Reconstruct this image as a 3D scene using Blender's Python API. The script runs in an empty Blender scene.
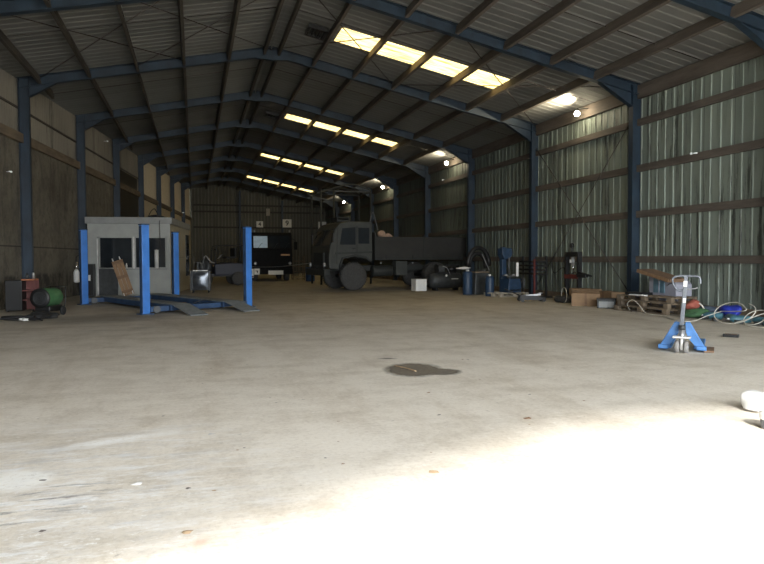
import bpy, bmesh, math, random
from mathutils import Vector, Matrix
random.seed(7)
PI = math.pi
SC = bpy.context.scene
COL = SC.collection
V = Vector

# ------------------------------------------------------------------ materials
def mat(name, c1, c2=None, rough=.7, metal=0., scale=6., detail=5., bump=0., thresh=(.35, .65), stretch=(1, 1, 1), emis=None, estr=0., spec=.5):
    m = bpy.data.materials.new(name); m.use_nodes = True
    nt = m.node_tree; n = nt.nodes; l = nt.links
    b = n['Principled BSDF']
    b.inputs['Roughness'].default_value = rough; b.inputs['Metallic'].default_value = metal
    b.inputs['Specular IOR Level'].default_value = spec
    c2 = c2 or tuple(x * .72 for x in c1)
    tc = n.new('ShaderNodeTexCoord'); mp = n.new('ShaderNodeMapping'); mp.inputs['Scale'].default_value = stretch
    nz = n.new('ShaderNodeTexNoise'); nz.inputs['Scale'].default_value = scale; nz.inputs['Detail'].default_value = detail
    nz.inputs['Roughness'].default_value = .62
    rp = n.new('ShaderNodeValToRGB')
    rp.color_ramp.elements[0].position = thresh[0]; rp.color_ramp.elements[1].position = thresh[1]
    rp.color_ramp.elements[0].color = (*c2, 1); rp.color_ramp.elements[1].color = (*c1, 1)
    l.new(tc.outputs['Object'], mp.inputs['Vector']); l.new(mp.outputs['Vector'], nz.inputs['Vector'])
    l.new(nz.outputs['Fac'], rp.inputs['Fac']); l.new(rp.outputs['Color'], b.inputs['Base Color'])
    if bump:
        bp = n.new('ShaderNodeBump'); bp.inputs['Strength'].default_value = bump; bp.inputs['Distance'].default_value = .02
        l.new(nz.outputs['Fac'], bp.inputs['Height']); l.new(bp.outputs['Normal'], b.inputs['Normal'])
    if emis:
        b.inputs['Emission Color'].default_value = (*emis, 1); b.inputs['Emission Strength'].default_value = estr
    return m

class NG:   # tiny node helper for the big surfaces
    def __init__(s, name):
        s.m = bpy.data.materials.new(name); s.m.use_nodes = True
        s.nt = s.m.node_tree; s.n = s.nt.nodes; s.l = s.nt.links; s.b = s.n['Principled BSDF']
        s.tc = s.n.new('ShaderNodeTexCoord')
    def noise(s, scale, detail=5, stretch=(1, 1, 1), rough=.6, loc=(0, 0, 0)):
        mp = s.n.new('ShaderNodeMapping'); mp.inputs['Scale'].default_value = stretch; mp.inputs['Location'].default_value = loc
        s.l.new(s.tc.outputs['Object'], mp.inputs['Vector'])
        z = s.n.new('ShaderNodeTexNoise'); z.inputs['Scale'].default_value = scale; z.inputs['Detail'].default_value = detail; z.inputs['Roughness'].default_value = rough
        s.l.new(mp.outputs['Vector'], z.inputs['Vector']); return z.outputs['Fac']
    def ramp(s, fac, p0, p1, c0=(0, 0, 0), c1=(1, 1, 1)):
        r = s.n.new('ShaderNodeValToRGB'); e = r.color_ramp.elements
        e[0].position = p0; e[1].position = p1; e[0].color = (*c0, 1); e[1].color = (*c1, 1)
        s.l.new(fac, r.inputs['Fac']); return r.outputs['Color']
    def mix(s, fac, a, b, mode='MIX'):
        x = s.n.new('ShaderNodeMix'); x.data_type = 'RGBA'; x.blend_type = mode
        for i, v in ((0, fac), (6, a), (7, b)):
            if isinstance(v, (int, float)): x.inputs[i].default_value = v
            elif isinstance(v, tuple): x.inputs[i].default_value = (*v, 1)
            else: s.l.new(v, x.inputs[i])
        return x.outputs[2]
    def math(s, op, a, b=0.):
        x = s.n.new('ShaderNodeMath'); x.operation = op; x.use_clamp = False
        for i, v in enumerate((a, b)):
            if isinstance(v, (int, float)): x.inputs[i].default_value = v
            else: s.l.new(v, x.inputs[i])
        return x.outputs[0]
    def xyz(s):
        x = s.n.new('ShaderNodeSeparateXYZ'); s.l.new(s.tc.outputs['Object'], x.inputs[0]); return x.outputs
    def spot(s, cx, cy, rx, ry, rot=0., wob=.0, inner=.7):   # soft elliptical mask, 1 inside
        x, y, z = s.xyz()
        dx = s.math('SUBTRACT', x, cx); dy = s.math('SUBTRACT', y, cy)
        c, sn = math.cos(rot), math.sin(rot)
        u = s.math('DIVIDE', s.math('ADD', s.math('MULTIPLY', dx, c), s.math('MULTIPLY', dy, sn)), rx)
        v = s.math('DIVIDE', s.math('SUBTRACT', s.math('MULTIPLY', dy, c), s.math('MULTIPLY', dx, sn)), ry)
        d = s.math('SQRT', s.math('ADD', s.math('MULTIPLY', u, u), s.math('MULTIPLY', v, v)))
        if wob: d = s.math('ADD', d, s.math('MULTIPLY', s.math('SUBTRACT', s.noise(2.2 / max(rx, ry), 4), .5), wob))
        return s.ramp(d, inner, 1.0, (1, 1, 1), (0, 0, 0))
    def bump(s, h, st=.3, d=.02):
        b = s.n.new('ShaderNodeBump'); b.inputs['Strength'].default_value = st; b.inputs['Distance'].default_value = d
        s.l.new(h, b.inputs['Height']); s.l.new(b.outputs['Normal'], s.b.inputs['Normal'])
    def done(s, colour, rough=.8, spec=.3):
        s.l.new(colour, s.b.inputs['Base Color'])
        if isinstance(rough, float): s.b.inputs['Roughness'].default_value = rough
        else: s.l.new(rough, s.b.inputs['Roughness'])
        s.b.inputs['Specular IOR Level'].default_value = spec
        return s.m

def floor_mat():
    g = NG('concrete_floor'); x, y, z = g.xyz()
    big = g.noise(.28, 6); mid = g.noise(1.5, 8, rough=.72); fine = g.noise(24, 6, rough=.75); streak = g.noise(1.1, 7, (1.0, .22, 1), .7, (3, 1, 0)); cross = g.noise(1.3, 7, (.22, 1.1, 1), .7, (9, 4, 0))
    c = g.mix(g.ramp(big, .3, .7), (.50, .45, .375), (.60, .55, .47))
    # paler towards the doorway: chalky dust plus doorway brightness painted into the colour
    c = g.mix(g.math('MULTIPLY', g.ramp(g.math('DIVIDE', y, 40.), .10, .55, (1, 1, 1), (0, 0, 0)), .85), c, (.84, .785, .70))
    c = g.mix(g.math('MULTIPLY', g.ramp(mid, .45, .62), .40), c, (.66, .62, .56), 'MULTIPLY')
    c = g.mix(g.math('MULTIPLY', g.ramp(streak, .50, .66), .45), c, (.70, .65, .58), 'MULTIPLY')
    c = g.mix(g.math('MULTIPLY', g.ramp(cross, .50, .68), .40), c, (.70, .66, .60), 'MULTIPLY')
    c = g.mix(g.math('MULTIPLY', g.ramp(fine, .48, .66), .30), c, (.62, .58, .54), 'MULTIPLY')
    c = g.mix(g.math('MULTIPLY', g.ramp(g.noise(13, 6, rough=.8, loc=(2, 6, 0)), .56, .68), .45), c, (.90, .88, .85))
    c = g.mix(g.math('MULTIPLY', g.ramp(g.noise(7, 6, rough=.7, loc=(7, 2, 0)), .655, .70), .55), c, (.30, .265, .23))
    c = g.mix(g.ramp(g.math('DIVIDE', y, 80.), .22, .36), c, (.72, .74, .76), 'MULTIPLY')  # darker towards the back: interior gloom painted into the floor colour
    # chalky spill and old paint at the front left
    left = g.spot(-.95, 4.4, 1.9, 2.2, .2, .5, .3)
    pale = g.ramp(g.noise(3.2, 9, (.5, 1.7, 1), .78, (5, 3, 0)), .49, .60)
    c = g.mix(g.math('MULTIPLY', g.math('MULTIPLY', pale, left), .8), c, (.88, .88, .88))
    grey = g.ramp(g.noise(2.6, 9, (.7, 1.6, 1), .78, (1, 9, 0)), .50, .62)
    c = g.mix(g.math('MULTIPLY', g.math('MULTIPLY', grey, left), .45), c, (.46, .455, .46))
    fl = g.math('MULTIPLY', g.ramp(g.noise(11, 7, (.8, 1.3, 1), .8, (3, 3, 0)), .56, .64), g.spot(-.8, 3.9, 1.3, 1.3, .2, .5, .4))
    c = g.mix(g.math('MULTIPLY', fl, .75), c, (.93, .93, .92))
    c = g.mix(g.math('MULTIPLY', g.math('MULTIPLY', g.spot(-.62, 5.55, .62, .13, .35, .9, .2), g.ramp(fine, .35, .5)), .9), c, (.95, .94, .92))
    c = g.mix(g.math('MULTIPLY', g.math('MULTIPLY', g.spot(-1.12, 4.72, .24, .26, .1, .7, .6), g.ramp(fine, .33, .48)), .85), c, (.93, .92, .88))
    dark = g.ramp(g.noise(5, 7, (.45, 2.4, 1), .75, (1, 8, 0)), .55, .62)
    c = g.mix(g.math('MULTIPLY', dark, g.math('MULTIPLY', g.spot(-1.0, 4.25, .8, .5, .4, .5, .3), .8)), c, (.22, .21, .205))
    c = g.mix(g.math('MULTIPLY', g.spot(.02, 3.42, .09, .07, .3, .9, .2), .5), c, (.60, .36, .25))
    # oil marks in the work bays
    c = g.mix(g.math('MULTIPLY', g.spot(-2.1, 17.2, 2.4, 1.6, .3, .6, .3), .55), c, (.16, .14, .12))
    c = g.mix(g.math('MULTIPLY', g.ramp(g.noise(1.3, 6, (.3, 1.6, 1), .7, (4, 4, 0)), .55, .66), g.math('MULTIPLY', g.spot(-1.4, 15.5, 3.2, 2.2, .3, .4, .3), .6)), c, (.2, .18, .16))
    c = g.mix(g.math('MULTIPLY', g.spot(2.66, 8.98, .17, .09, -.3, .6, .3), .85), c, (.13, .12, .10))
    c = g.mix(g.math('MULTIPLY', g.spot(9.0, 27.4, 4.5, 1.6, .15, .5, .4), .45), c, (.17, .15, .13))
    g.bump(g.math('ADD', g.math('MULTIPLY', mid, .6), g.math('MULTIPLY', fine, .3)), .3, .02)
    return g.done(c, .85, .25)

def left_wall_mat():
    g = NG('grimy_render'); x, y, z = g.xyz()
    big = g.noise(.5, 7, (1, 1, .8), .7); drip = g.noise(1.7, 7, (1, 1.2, .25), .75); fine = g.noise(9, 6)
    c = g.mix(g.ramp(big, .3, .7), (.105, .094, .076), (.235, .215, .17))
    c = g.mix(g.math('MULTIPLY', g.ramp(g.noise(3.5, 8, rough=.78, loc=(2, 2, 2)), .48, .62), .6), c, (.08, .072, .062))
    c = g.mix(g.math('MULTIPLY', g.ramp(drip, .50, .64), .45), c, (.035, .032, .03))
    c = g.mix(g.math('MULTIPLY', g.ramp(fine, .6, .75), .3), c, (.34, .31, .26))
    # black run-off stains low on the wall in the second bay
    low = g.math('MULTIPLY', g.ramp(z, .9, 1.9, (1, 1, 1), (0, 0, 0)), g.ramp(g.noise(2.4, 6, (1, 1, .5), .75, (4, 4, 4)), .46, .58))
    c = g.mix(g.math('MULTIPLY', low, .8), c, (.03, .028, .027))
    # cleaner cream render in the far bays
    far = g.ramp(g.math('DIVIDE', y, 80.), .506, .508)
    c = g.mix(g.math('MULTIPLY', far, .8), c, g.mix(g.ramp(fine, .3, .7), (.62, .53, .37), (.80, .70, .52)))
    # casting joints
    for h in (1.84,):
        j = g.ramp(g.math('ABSOLUTE', g.math('SUBTRACT', z, h)), .012, .03, (1, 1, 1), (0, 0, 0))
        c = g.mix(g.math('MULTIPLY', j, .75), c, (.03, .028, .025))
    g.bump(fine, .3, .02)
    return g.done(c, .9, .2)

def sheet_mat(name, a, b, streak, dark, zlow=None, far=False, joints=0):
    g = NG(name); x, y, z = g.xyz()
    big = g.noise(.35, 5); fine = g.noise(7, 6, rough=.7)
    st = g.noise(1.0, 7, streak, .75)
    c = g.mix(g.ramp(big, .3, .7), a, b)
    c = g.mix(g.math('MULTIPLY', g.ramp(st, .54, .66), .85), c, dark)
    c = g.mix(g.math('MULTIPLY', g.ramp(fine, .5, .75), .25), c, tuple(v * .6 for v in a))
    if far: c = g.mix(g.math('MULTIPLY', g.ramp(g.math('DIVIDE', y, 80.), .506, .508), .8), c, g.mix(g.ramp(fine, .3, .7), (.62, .53, .37), (.80, .70, .52)))
    if zlow:
        c = g.mix(g.math('MULTIPLY', g.ramp(z, zlow[0], zlow[1], (1, 1, 1), (0, 0, 0)), .8), c, zlow[2])
    if joints:
        fr = g.math('FRACT', g.math('DIVIDE', y, joints)); c = g.mix(g.math('MULTIPLY', g.ramp(fr, .012, .02, (1, 1, 1), (0, 0, 0)), .8), c, dark)
        wn = g.n.new('ShaderNodeTexWhiteNoise'); wn.noise_dimensions = '1D'; g.l.new(g.math('FLOOR', g.math('DIVIDE', y, joints)), wn.inputs['W'])
        c = g.mix(.35, c, g.mix(wn.outputs['Value'], (.5, .5, .5), (1.2, 1.2, 1.2)), 'MULTIPLY')
    if joints:
        band = g.ramp(g.noise(.42, 3, (1, 1, .8), .5, (3, 7, 1)), .40, .52); ticks = g.ramp(g.noise(1., 7, (1, 9, .5), .8), .51, .58)
        c = g.mix(g.math('MULTIPLY', g.math('MULTIPLY', band, ticks), .85), c, dark)
    if joints: c = g.mix(g.math('MULTIPLY', g.ramp(g.math('DIVIDE', y, 80.), .27, .42), .62), c, (.02, .02, .016))  # far bays darkened in colour, standing in for the dim interior
    return g.done(c, .6, .35)

def roof_mat(name, a, b):
    g = NG(name); x, y, z = g.xyz()
    # one tone per sheet width (about a metre)
    cell = g.math('FLOOR', y); wn = g.n.new('ShaderNodeTexWhiteNoise'); wn.noise_dimensions = '1D'; g.l.new(cell, wn.inputs['W'])
    c = g.mix(wn.outputs['Value'], a, b)
    c = g.mix(g.math('MULTIPLY', g.ramp(g.noise(.8, 6, (.35, 1, 1), .7), .5, .72), .4), c, tuple(v * .55 for v in a))
    return g.done(c, .75, .25)

def skylight_mat():
    m = bpy.data.materials.new('translucent_rooflight'); m.use_nodes = True
    nt = m.node_tree; n = nt.nodes; l = nt.links
    for q in list(n): n.remove(q)
    out = n.new('ShaderNodeOutputMaterial'); tr = n.new('ShaderNodeBsdfTranslucent'); df = n.new('ShaderNodeBsdfDiffuse'); mx = n.new('ShaderNodeMixShader')
    tc = n.new('ShaderNodeTexCoord'); mp = n.new('ShaderNodeMapping'); mp.inputs['Scale'].default_value = (.5, 4, 1)
    nz = n.new('ShaderNodeTexNoise'); nz.inputs['Scale'].default_value = 3.; nz.inputs['Detail'].default_value = 6
    rp = n.new('ShaderNodeValToRGB'); e = rp.color_ramp.elements
    e[0].position = .3; e[0].color = (.10, .05, .01, 1); e[1].position = .58; e[1].color = (.205, .155, .06, 1)
    l.new(tc.outputs['Object'], mp.inputs['Vector']); l.new(mp.outputs['Vector'], nz.inputs['Vector']); l.new(nz.outputs['Fac'], rp.inputs['Fac'])
    l.new(rp.outputs['Color'], tr.inputs['Color']); df.inputs['Color'].default_value = (.5, .42, .25, 1)
    mx.inputs['Fac'].default_value = .12
    l.new(tr.outputs[0], mx.inputs[1]); l.new(df.outputs[0], mx.inputs[2]); l.new(mx.outputs[0], out.inputs['Surface'])
    return m

def glass_mat(name, col=(.02, .025, .03), rough=.06):
    m = mat(name, col, tuple(c * .8 for c in col), rough=rough, scale=3, spec=.6); return m

M = dict(
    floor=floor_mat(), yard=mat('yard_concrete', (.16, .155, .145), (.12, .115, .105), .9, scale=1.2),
    wall_left=left_wall_mat(),
    asb=sheet_mat('stained_sheet', (.235, .215, .175), (.16, .145, .12), (1, 2.2, .12), (.03, .027, .024), far=True),
    wr=sheet_mat('box_profile_sheet', (.082, .087, .079), (.112, .117, .107), (1, 2.6, .14), (.022, .024, .02), (1.3, 1.45, (.24, .285, .245)), joints=1.005),
    wr_rib=sheet_mat('box_profile_rib', (.115, .121, .11), (.092, .097, .088), (1, 2.4, .3), (.05, .05, .045), (1.3, 1.45, (.28, .33, .285)), joints=1.005),
    wb=sheet_mat('back_sheet', (.10, .097, .072), (.072, .07, .053), (2., 1, .15), (.07, .065, .05)),
    wb_rib=sheet_mat('back_rib', (.15, .145, .11), (.12, .116, .09), (2., 1, .15), (.06, .055, .045)),
    roof=roof_mat('roof_sheet', (.170, .174, .170), (.135, .139, .136)), roof_rib=roof_mat('roof_rib', (.205, .21, .205), (.165, .169, .165)),
    sky=skylight_mat(),
    steel=mat('blue_grey_steel', (.017, .036, .060), (.009, .019, .032), .55, scale=2.2, stretch=(1, 1, .5)),
    timber=mat('old_brown_timber', (.128, .108, .090), (.075, .063, .053), .85, scale=2, stretch=(3, .4, 3), bump=.2),
    timber_grey=mat('grey_brown_timber', (.06, .052, .042), (.035, .03, .025), .85, scale=2, stretch=(3, .4, 3), bump=.2),
    ledge=mat('pale_brown_board', (.20, .155, .105), (.12, .093, .065), .85, scale=2, stretch=(3, .5, 3)),
    rod=mat('dark_rod', (.06, .05, .045), None, .7),
    liftblue=mat('lift_blue', (.05, .20, .60), (.04, .16, .48), .4, scale=3), liftblue_d=mat('lift_blue_dark', (.035, .08, .17), (.02, .045, .10), .6, scale=4),
    deck=mat('worn_deck', (.24, .26, .265), (.16, .175, .18), .7, .1, scale=5), black=mat('black_paint', (.012, .012, .013), (.007, .007, .007), .5), rubber=mat('black_rubber', (.022, .022, .022), (.014, .014, .014), .85, scale=20),
    cabin=mat('cream_panel', (.36, .375, .355), (.31, .32, .305), .6, scale=2), cabin_side=mat('cream_side', (.38, .355, .275), (.32, .295, .23), .65, scale=2), fascia=mat('grey_fascia', (.28, .29, .285), (.23, .24, .235), .6, scale=3),
    white=mat('white_plastic', (.80, .80, .78), (.7, .7, .68), .45), offwhite=mat('off_white', (.62, .61, .58), (.52, .51, .48), .55), frame=mat('white_frame', (.70, .70, .68), None, .5),
    glass=glass_mat('dark_glass'), chrome=mat('chrome', (.75, .75, .76), (.6, .6, .6), .2, .95), shiny=mat('brushed_panel', (.15, .165, .185), (.09, .10, .115), .28, .8, scale=2, stretch=(.6, 1, 2)),
    galv=mat('galvanised', (.5, .51, .52), (.38, .39, .4), .4, .7), darkgrey=mat('dark_grey_metal', (.07, .075, .08), (.045, .05, .05), .5, .3), greysteel=mat('grey_tube', (.12, .125, .13), None, .45, .4),
    red=mat('red_paint', (.15, .028, .022), (.10, .02, .017), .5), orange=mat('orange_top', (.55, .20, .08), (.35, .12, .06), .6, scale=12), green=mat('heater_green', (.075, .20, .085), (.05, .14, .06), .5, scale=5), greenbag=mat('green_sacking', (.07, .17, .075), (.04, .10, .045), .8, scale=9, bump=.5),
    armygreen=mat('army_green_paint', (.05, .054, .049), (.034, .037, .033), .62, scale=2.4), army_d=mat('army_dark', (.028, .031, .028), (.018, .02, .018), .7, scale=3), bedgreen=mat('drop_side_green', (.034, .032, .028), (.023, .022, .02), .75, scale=2),
    truckblack=mat('truck_black', (.012, .012, .012), (.008, .008, .008), .75, spec=.15), navy=mat('navy_paint', (.012, .014, .032), (.007, .009, .02), .5), drumblue=mat('drum_blue', (.035, .085, .20), (.02, .05, .12), .5), machblue=mat('machine_blue', (.02, .048, .098), (.012, .03, .06), .5),
    tyre=mat('tyre', (.066, .065, .061), (.036, .035, .034), .85, scale=16), hub=mat('dull_hub', (.024, .025, .023), (.015, .016, .015), .7), tread=mat('dusty_tread', (.085, .083, .08), None, .9),
    card=mat('cardboard', (.27, .175, .10), (.21, .135, .075), .85, scale=5), card_d=mat('brown_board', (.23, .145, .085), (.15, .09, .055), .85, scale=6, stretch=(1, 1, 5)), ply=mat('worn_ply', (.30, .19, .10), (.20, .12, .07), .75, scale=3, stretch=(4, 4, .6)), pallet=mat('weathered_pallet', (.20, .155, .105), (.11, .085, .06), .9, scale=3, stretch=(1, 1, 1), bump=.2), palepallet=mat('pale_pallet', (.42, .38, .31), (.3, .27, .22), .9),
    lilac=mat('lilac_white_panel', (.36, .365, .43), (.29, .295, .35), .6, scale=3), tealpane=mat('teal_pane', (.16, .28, .34), (.08, .15, .2), .35), jackblue=mat('jack_blue', (.065, .21, .50), (.045, .15, .37), .45, scale=4), jackgrey=mat('jack_handle_grey', (.17, .19, .215), (.11, .12, .14), .5, .2), polyu=mat('grey_wheel', (.30, .29, .28), (.2, .19, .18), .7, scale=9),
    hosew=mat('white_hose', (.66, .64, .56), (.5, .48, .42), .6), rope=mat('pale_rope', (.36, .36, .33), None, .8), royal=mat('royal_blue_sheet', (.02, .04, .42), (.015, .03, .28), .6, bump=.4, scale=4), teal=mat('teal_cylinder', (.10, .26, .32), (.05, .14, .19), .4, scale=6), slate=mat('slate_blue_cloth', (.12, .16, .22), (.07, .10, .14), .8, bump=.5), redcloth=mat('faded_red_cloth', (.42, .13, .09), (.28, .07, .05), .8, bump=.4), tan=mat('tan_plush', (.50, .34, .24), (.34, .22, .15), .9, bump=.6, scale=14),
    sign=mat('sign_white', (.80, .79, .72), (.72, .71, .64), .6), ink=mat('sign_black', (.012, .012, .012), None, .6), amber=mat('amber_marker', (.75, .36, .12), None, .4), bluewin=mat('painted_sky_glass', (.45, .58, .66), (.35, .46, .54), .25, estr=.04, emis=(.6, .75, .85)), headlight=mat('headlight_lens', (.55, .56, .56), None, .15, .4),  # bluewin: sky reflection painted as pale blue with a faint glow
    lamp=mat('lamp_globe', (1, .95, .85), None, .4, emis=(1., .86, .6), estr=70.), daylight=mat('faint_white_glow', (.85, .86, .85), None, .5, emis=(.8, .9, .9), estr=.12), stain=None, leaf=mat('dry_leaf', (.33, .19, .09), (.2, .1, .05), .8), leafd=mat('dark_scrap', (.2, .175, .15), None, .8), chip=mat('pale_chip', (.75, .73, .7), None, .8), fig=mat('tan_scrap', (.5, .36, .22), None, .8), kerb=mat('dirty_kerb', (.19, .145, .10), (.11, .085, .06), .9, scale=3), coilblack=mat('black_hose', (.02, .02, .022), None, .6))

# ------------------------------------------------------------------ mesh helpers
def rotz(a): return Matrix.Rotation(a, 4, 'Z')
class MB:
    def __init__(s): s.bm = bmesh.new()
    def box(s, c, d, R=None, mi=0):
        c = V(c); hx, hy, hz = d[0] / 2, d[1] / 2, d[2] / 2
        vs = []
        for sx, sy, sz in ((-1, -1, -1), (1, -1, -1), (1, 1, -1), (-1, 1, -1), (-1, -1, 1), (1, -1, 1), (1, 1, 1), (-1, 1, 1)):
            p = V((sx * hx, sy * hy, sz * hz))
            if R is not None: p = R.to_3x3() @ p
            vs.append(s.bm.verts.new(c + p))
        for f in ((0, 3, 2, 1), (4, 5, 6, 7), (0, 1, 5, 4), (1, 2, 6, 5), (2, 3, 7, 6), (3, 0, 4, 7)):
            fc = s.bm.faces.new([vs[i] for i in f]); fc.material_index = mi
        return s
    def bar(s, p, q, w, h, up=(0, 0, 1)):     # rectangular bar from p to q
        p, q = V(p), V(q); d = (q - p); L = d.length; d.normalize(); u = V(up)
        sd = d.cross(u)
        if sd.length < 1e-4: sd = d.cross(V((1, 0, 0)))
        sd.normalize(); u = sd.cross(d)
        R = Matrix((d, sd, u)).transposed()
        return s.box((p + q) / 2, (L, w, h), R.to_4x4())
    def cyl(s, p, q, r, r2=None, seg=16, cap=True):
        p, q = V(p), V(q); r2 = r if r2 is None else r2
        d = (q - p).normalized(); a = d.orthogonal().normalized(); b = d.cross(a)
        A, B = [], []
        for i in range(seg):
            t = 2 * PI * i / seg; o = a * math.cos(t) + b * math.sin(t)
            A.append(s.bm.verts.new(p + o * r)); B.append(s.bm.verts.new(q + o * r2))
        for i in range(seg):
            f = s.bm.faces.new((A[i], A[(i + 1) % seg], B[(i + 1) % seg], B[i])); f.smooth = True
        if cap: s.bm.faces.new(A[::-1]); s.bm.faces.new(B)
        return s
    def lathe(s, prof, c=(0, 0, 0), axis='Z', seg=24):   # prof: (r, h)
        c = V(c); rings = []
        for r, h in prof:
            ring = []
            for i in range(seg):
                t = 2 * PI * i / seg; a, b = r * math.cos(t), r * math.sin(t)
                p = {'Z': V((a, b, h)), 'Y': V((a, h, b)), 'X': V((h, a, b))}[axis]
                ring.append(s.bm.verts.new(c + p))
            rings.append(ring)
        for k in range(len(rings) - 1):
            for i in range(seg):
                f = s.bm.faces.new((rings[k][i], rings[k][(i + 1) % seg], rings[k + 1][(i + 1) % seg], rings[k + 1][i])); f.smooth = True
        s.bm.faces.new(rings[0][::-1]); s.bm.faces.new(rings[-1])
        return s
    def tube(s, pts, r, seg=8, smooth=0):
        pts = [V(p) for p in pts]
        if smooth:
            out = []
            n = len(pts)
            for i in range(n - 1):
                p0, p1, p2, p3 = pts[max(i - 1, 0)], pts[i], pts[i + 1], pts[min(i + 2, n - 1)]
                for k in range(smooth):
                    t = k / smooth
                    out.append(.5 * ((2 * p1) + (-p0 + p2) * t + (2 * p0 - 5 * p1 + 4 * p2 - p3) * t * t + (-p0 + 3 * p1 - 3 * p2 + p3) * t ** 3))
            out.append(pts[-1]); pts = out
        rings = []; a = None
        for i, p in enumerate(pts):
            d = (pts[min(i + 1, len(pts) - 1)] - pts[max(i - 1, 0)]).normalized()
            a = d.orthogonal() if a is None else (a - d * a.dot(d))
            if a.length < 1e-5: a = d.orthogonal()
            a.normalize(); b = d.cross(a)
            rings.append([s.bm.verts.new(p + (a * math.cos(2 * PI * k / seg) + b * math.sin(2 * PI * k / seg)) * r) for k in range(seg)])
        for k in range(len(rings) - 1):
            for i in range(seg):
                f = s.bm.faces.new((rings[k][i], rings[k][(i + 1) % seg], rings[k + 1][(i + 1) % seg], rings[k + 1][i])); f.smooth = True
        s.bm.faces.new(rings[0][::-1]); s.bm.faces.new(rings[-1])
        return s
    def prism(s, poly, a, b, plane='XZ'):   # polygon extruded along the third axis from a to b
        def P(u, v, w): return {'XZ': (u, w, v), 'YZ': (w, u, v), 'XY': (u, v, w)}[plane]
        A = [s.bm.verts.new(P(u, v, a)) for u, v in poly]; B = [s.bm.verts.new(P(u, v, b)) for u, v in poly]
        n = len(poly)
        for i in range(n): s.bm.faces.new((A[i], A[(i + 1) % n], B[(i + 1) % n], B[i]))
        s.bm.faces.new(A[::-1]); s.bm.faces.new(B)
        return s
    def quad(s, *ps):
        s.bm.faces.new([s.bm.verts.new(p) for p in ps]); return s
    def blob(s, c, r, noise=.25, sub=3, seed=0, flat=False, sq=1.):
        rnd = random.Random(seed); c = V(c)
        q = bmesh.ops.create_icosphere(s.bm, subdivisions=sub, radius=1.)
        ph = [(V((rnd.uniform(-1, 1), rnd.uniform(-1, 1), rnd.uniform(-1, 1))).normalized() * rnd.uniform(2, 6), rnd.uniform(0, 6)) for _ in range(6)]
        for v in q['verts']:
            d = v.co.copy(); k = 1 + noise * sum(math.sin(d.dot(a) + b) for a, b in ph) / 3
            if sq != 1: d = V([math.copysign(abs(q_) ** sq, q_) for q_ in d])
            p = V((d.x * r[0] * k, d.y * r[1] * k, d.z * r[2] * k))
            if flat and p.z < -r[2] * .55: p.z = -r[2] * .55
            v.co = c + p
        for f in s.bm.faces: f.smooth = True
        return s
    def xform(s, Mx):
        bmesh.ops.transform(s.bm, matrix=Mx, verts=s.bm.verts); return s
    def build(s, name, m, parent=None, bev=0., recalc=True):
        if recalc: bmesh.ops.recalc_face_normals(s.bm, faces=s.bm.faces)
        me = bpy.data.meshes.new(name); s.bm.to_mesh(me); s.bm.free()
        for x in (m if isinstance(m, (list, tuple)) else [m]): me.materials.append(x)
        o = bpy.data.objects.new(name, me); COL.objects.link(o)
        if parent is not None: o.parent = parent
        if bev:
            b = o.modifiers.new('Bevel', 'BEVEL'); b.width = bev; b.segments = 2; b.limit_method = 'ANGLE'; b.angle_limit = math.radians(40)
        return o
def tag(o, label, cat, group=None):
    o['label'] = label; o['category'] = cat
    if group: o['group'] = group
    return o
SKIP = set()
HM = (1.0031597, 0.0011968, -0.0108628, 0.0211068, 1.0379804, 0.0070836, 0.0057413, -0.0013796)
def T(x, y):                       # survey grid -> building grid on the floor
    w = HM[6] * x + HM[7] * y + 1
    return (HM[0] * x + HM[1] * y + HM[2]) / w, (HM[3] * x + HM[4] * y + HM[5]) / w
def settle(before):
    def warp(o):
        for v in o.data.vertices: v.co.x, v.co.y = T(v.co.x, v.co.y)
    for o in [o for o in COL.objects if o.parent is None and o not in before and o.name not in SKIP]:
        if o.location.length > 1e-6: o.location.x, o.location.y = T(o.location.x, o.location.y)
        elif o.type == 'MESH': warp(o)
        else:
            for c in o.children: warp(c)
def struct(o): o['kind'] = 'structure'; return o
def thing(name, label, cat, loc=(0, 0, 0), rz=0., group=None):
    o = bpy.data.objects.new(name, None); COL.objects.link(o); o.empty_display_size = .1
    o.location = loc; o.rotation_euler = (0, 0, rz)
    return tag(o, label, cat, group)
def copy_tree(o, parent=None):
    c = o.copy(); COL.objects.link(c)
    if parent is not None: c.parent = parent
    for ch in list(o.children): copy_tree(ch, c)
    return c
def text(body, size, m, parent, loc, rot, name='numeral'):
    cu = bpy.data.curves.new(name, 'FONT'); cu.body = body; cu.size = size; cu.align_x = 'CENTER'; cu.align_y = 'CENTER'; cu.extrude = .004; cu.offset = size * .018
    t = bpy.data.objects.new(name, cu); COL.objects.link(t)
    dg = bpy.context.evaluated_depsgraph_get(); me = bpy.data.meshes.new_from_object(t.evaluated_get(dg))
    bpy.data.objects.remove(t)
    me.materials.clear(); me.materials.append(m)
    o = bpy.data.objects.new(name, me); COL.objects.link(o); o.parent = parent; o.location = loc; o.rotation_euler = rot
    return o
ORD = ['first', 'second', 'third', 'fourth', 'fifth', 'sixth', 'seventh', 'eighth', 'ninth', 'tenth', 'eleventh', 'twelfth']

# ------------------------------------------------------------------ building dimensions
XA, PS, XR, ZE, SL = 2.604, 1.4301, 12.615, 6.5865, .2071
ZA = ZE + SL * 7 * PS
Y0, S = 16.590, 5.9648
YB, YF = 64.5, -5.2
def FY(k): return Y0 + k * S if k >= 0 else 11.6 + (k + 1) * S
def XL(y): return -4.985 + .11508 * (y - FY(1))
def ZR(x): return ZA - SL * abs(x - XA)
XW = XR + .135                                       # inside face of the right cladding

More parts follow.
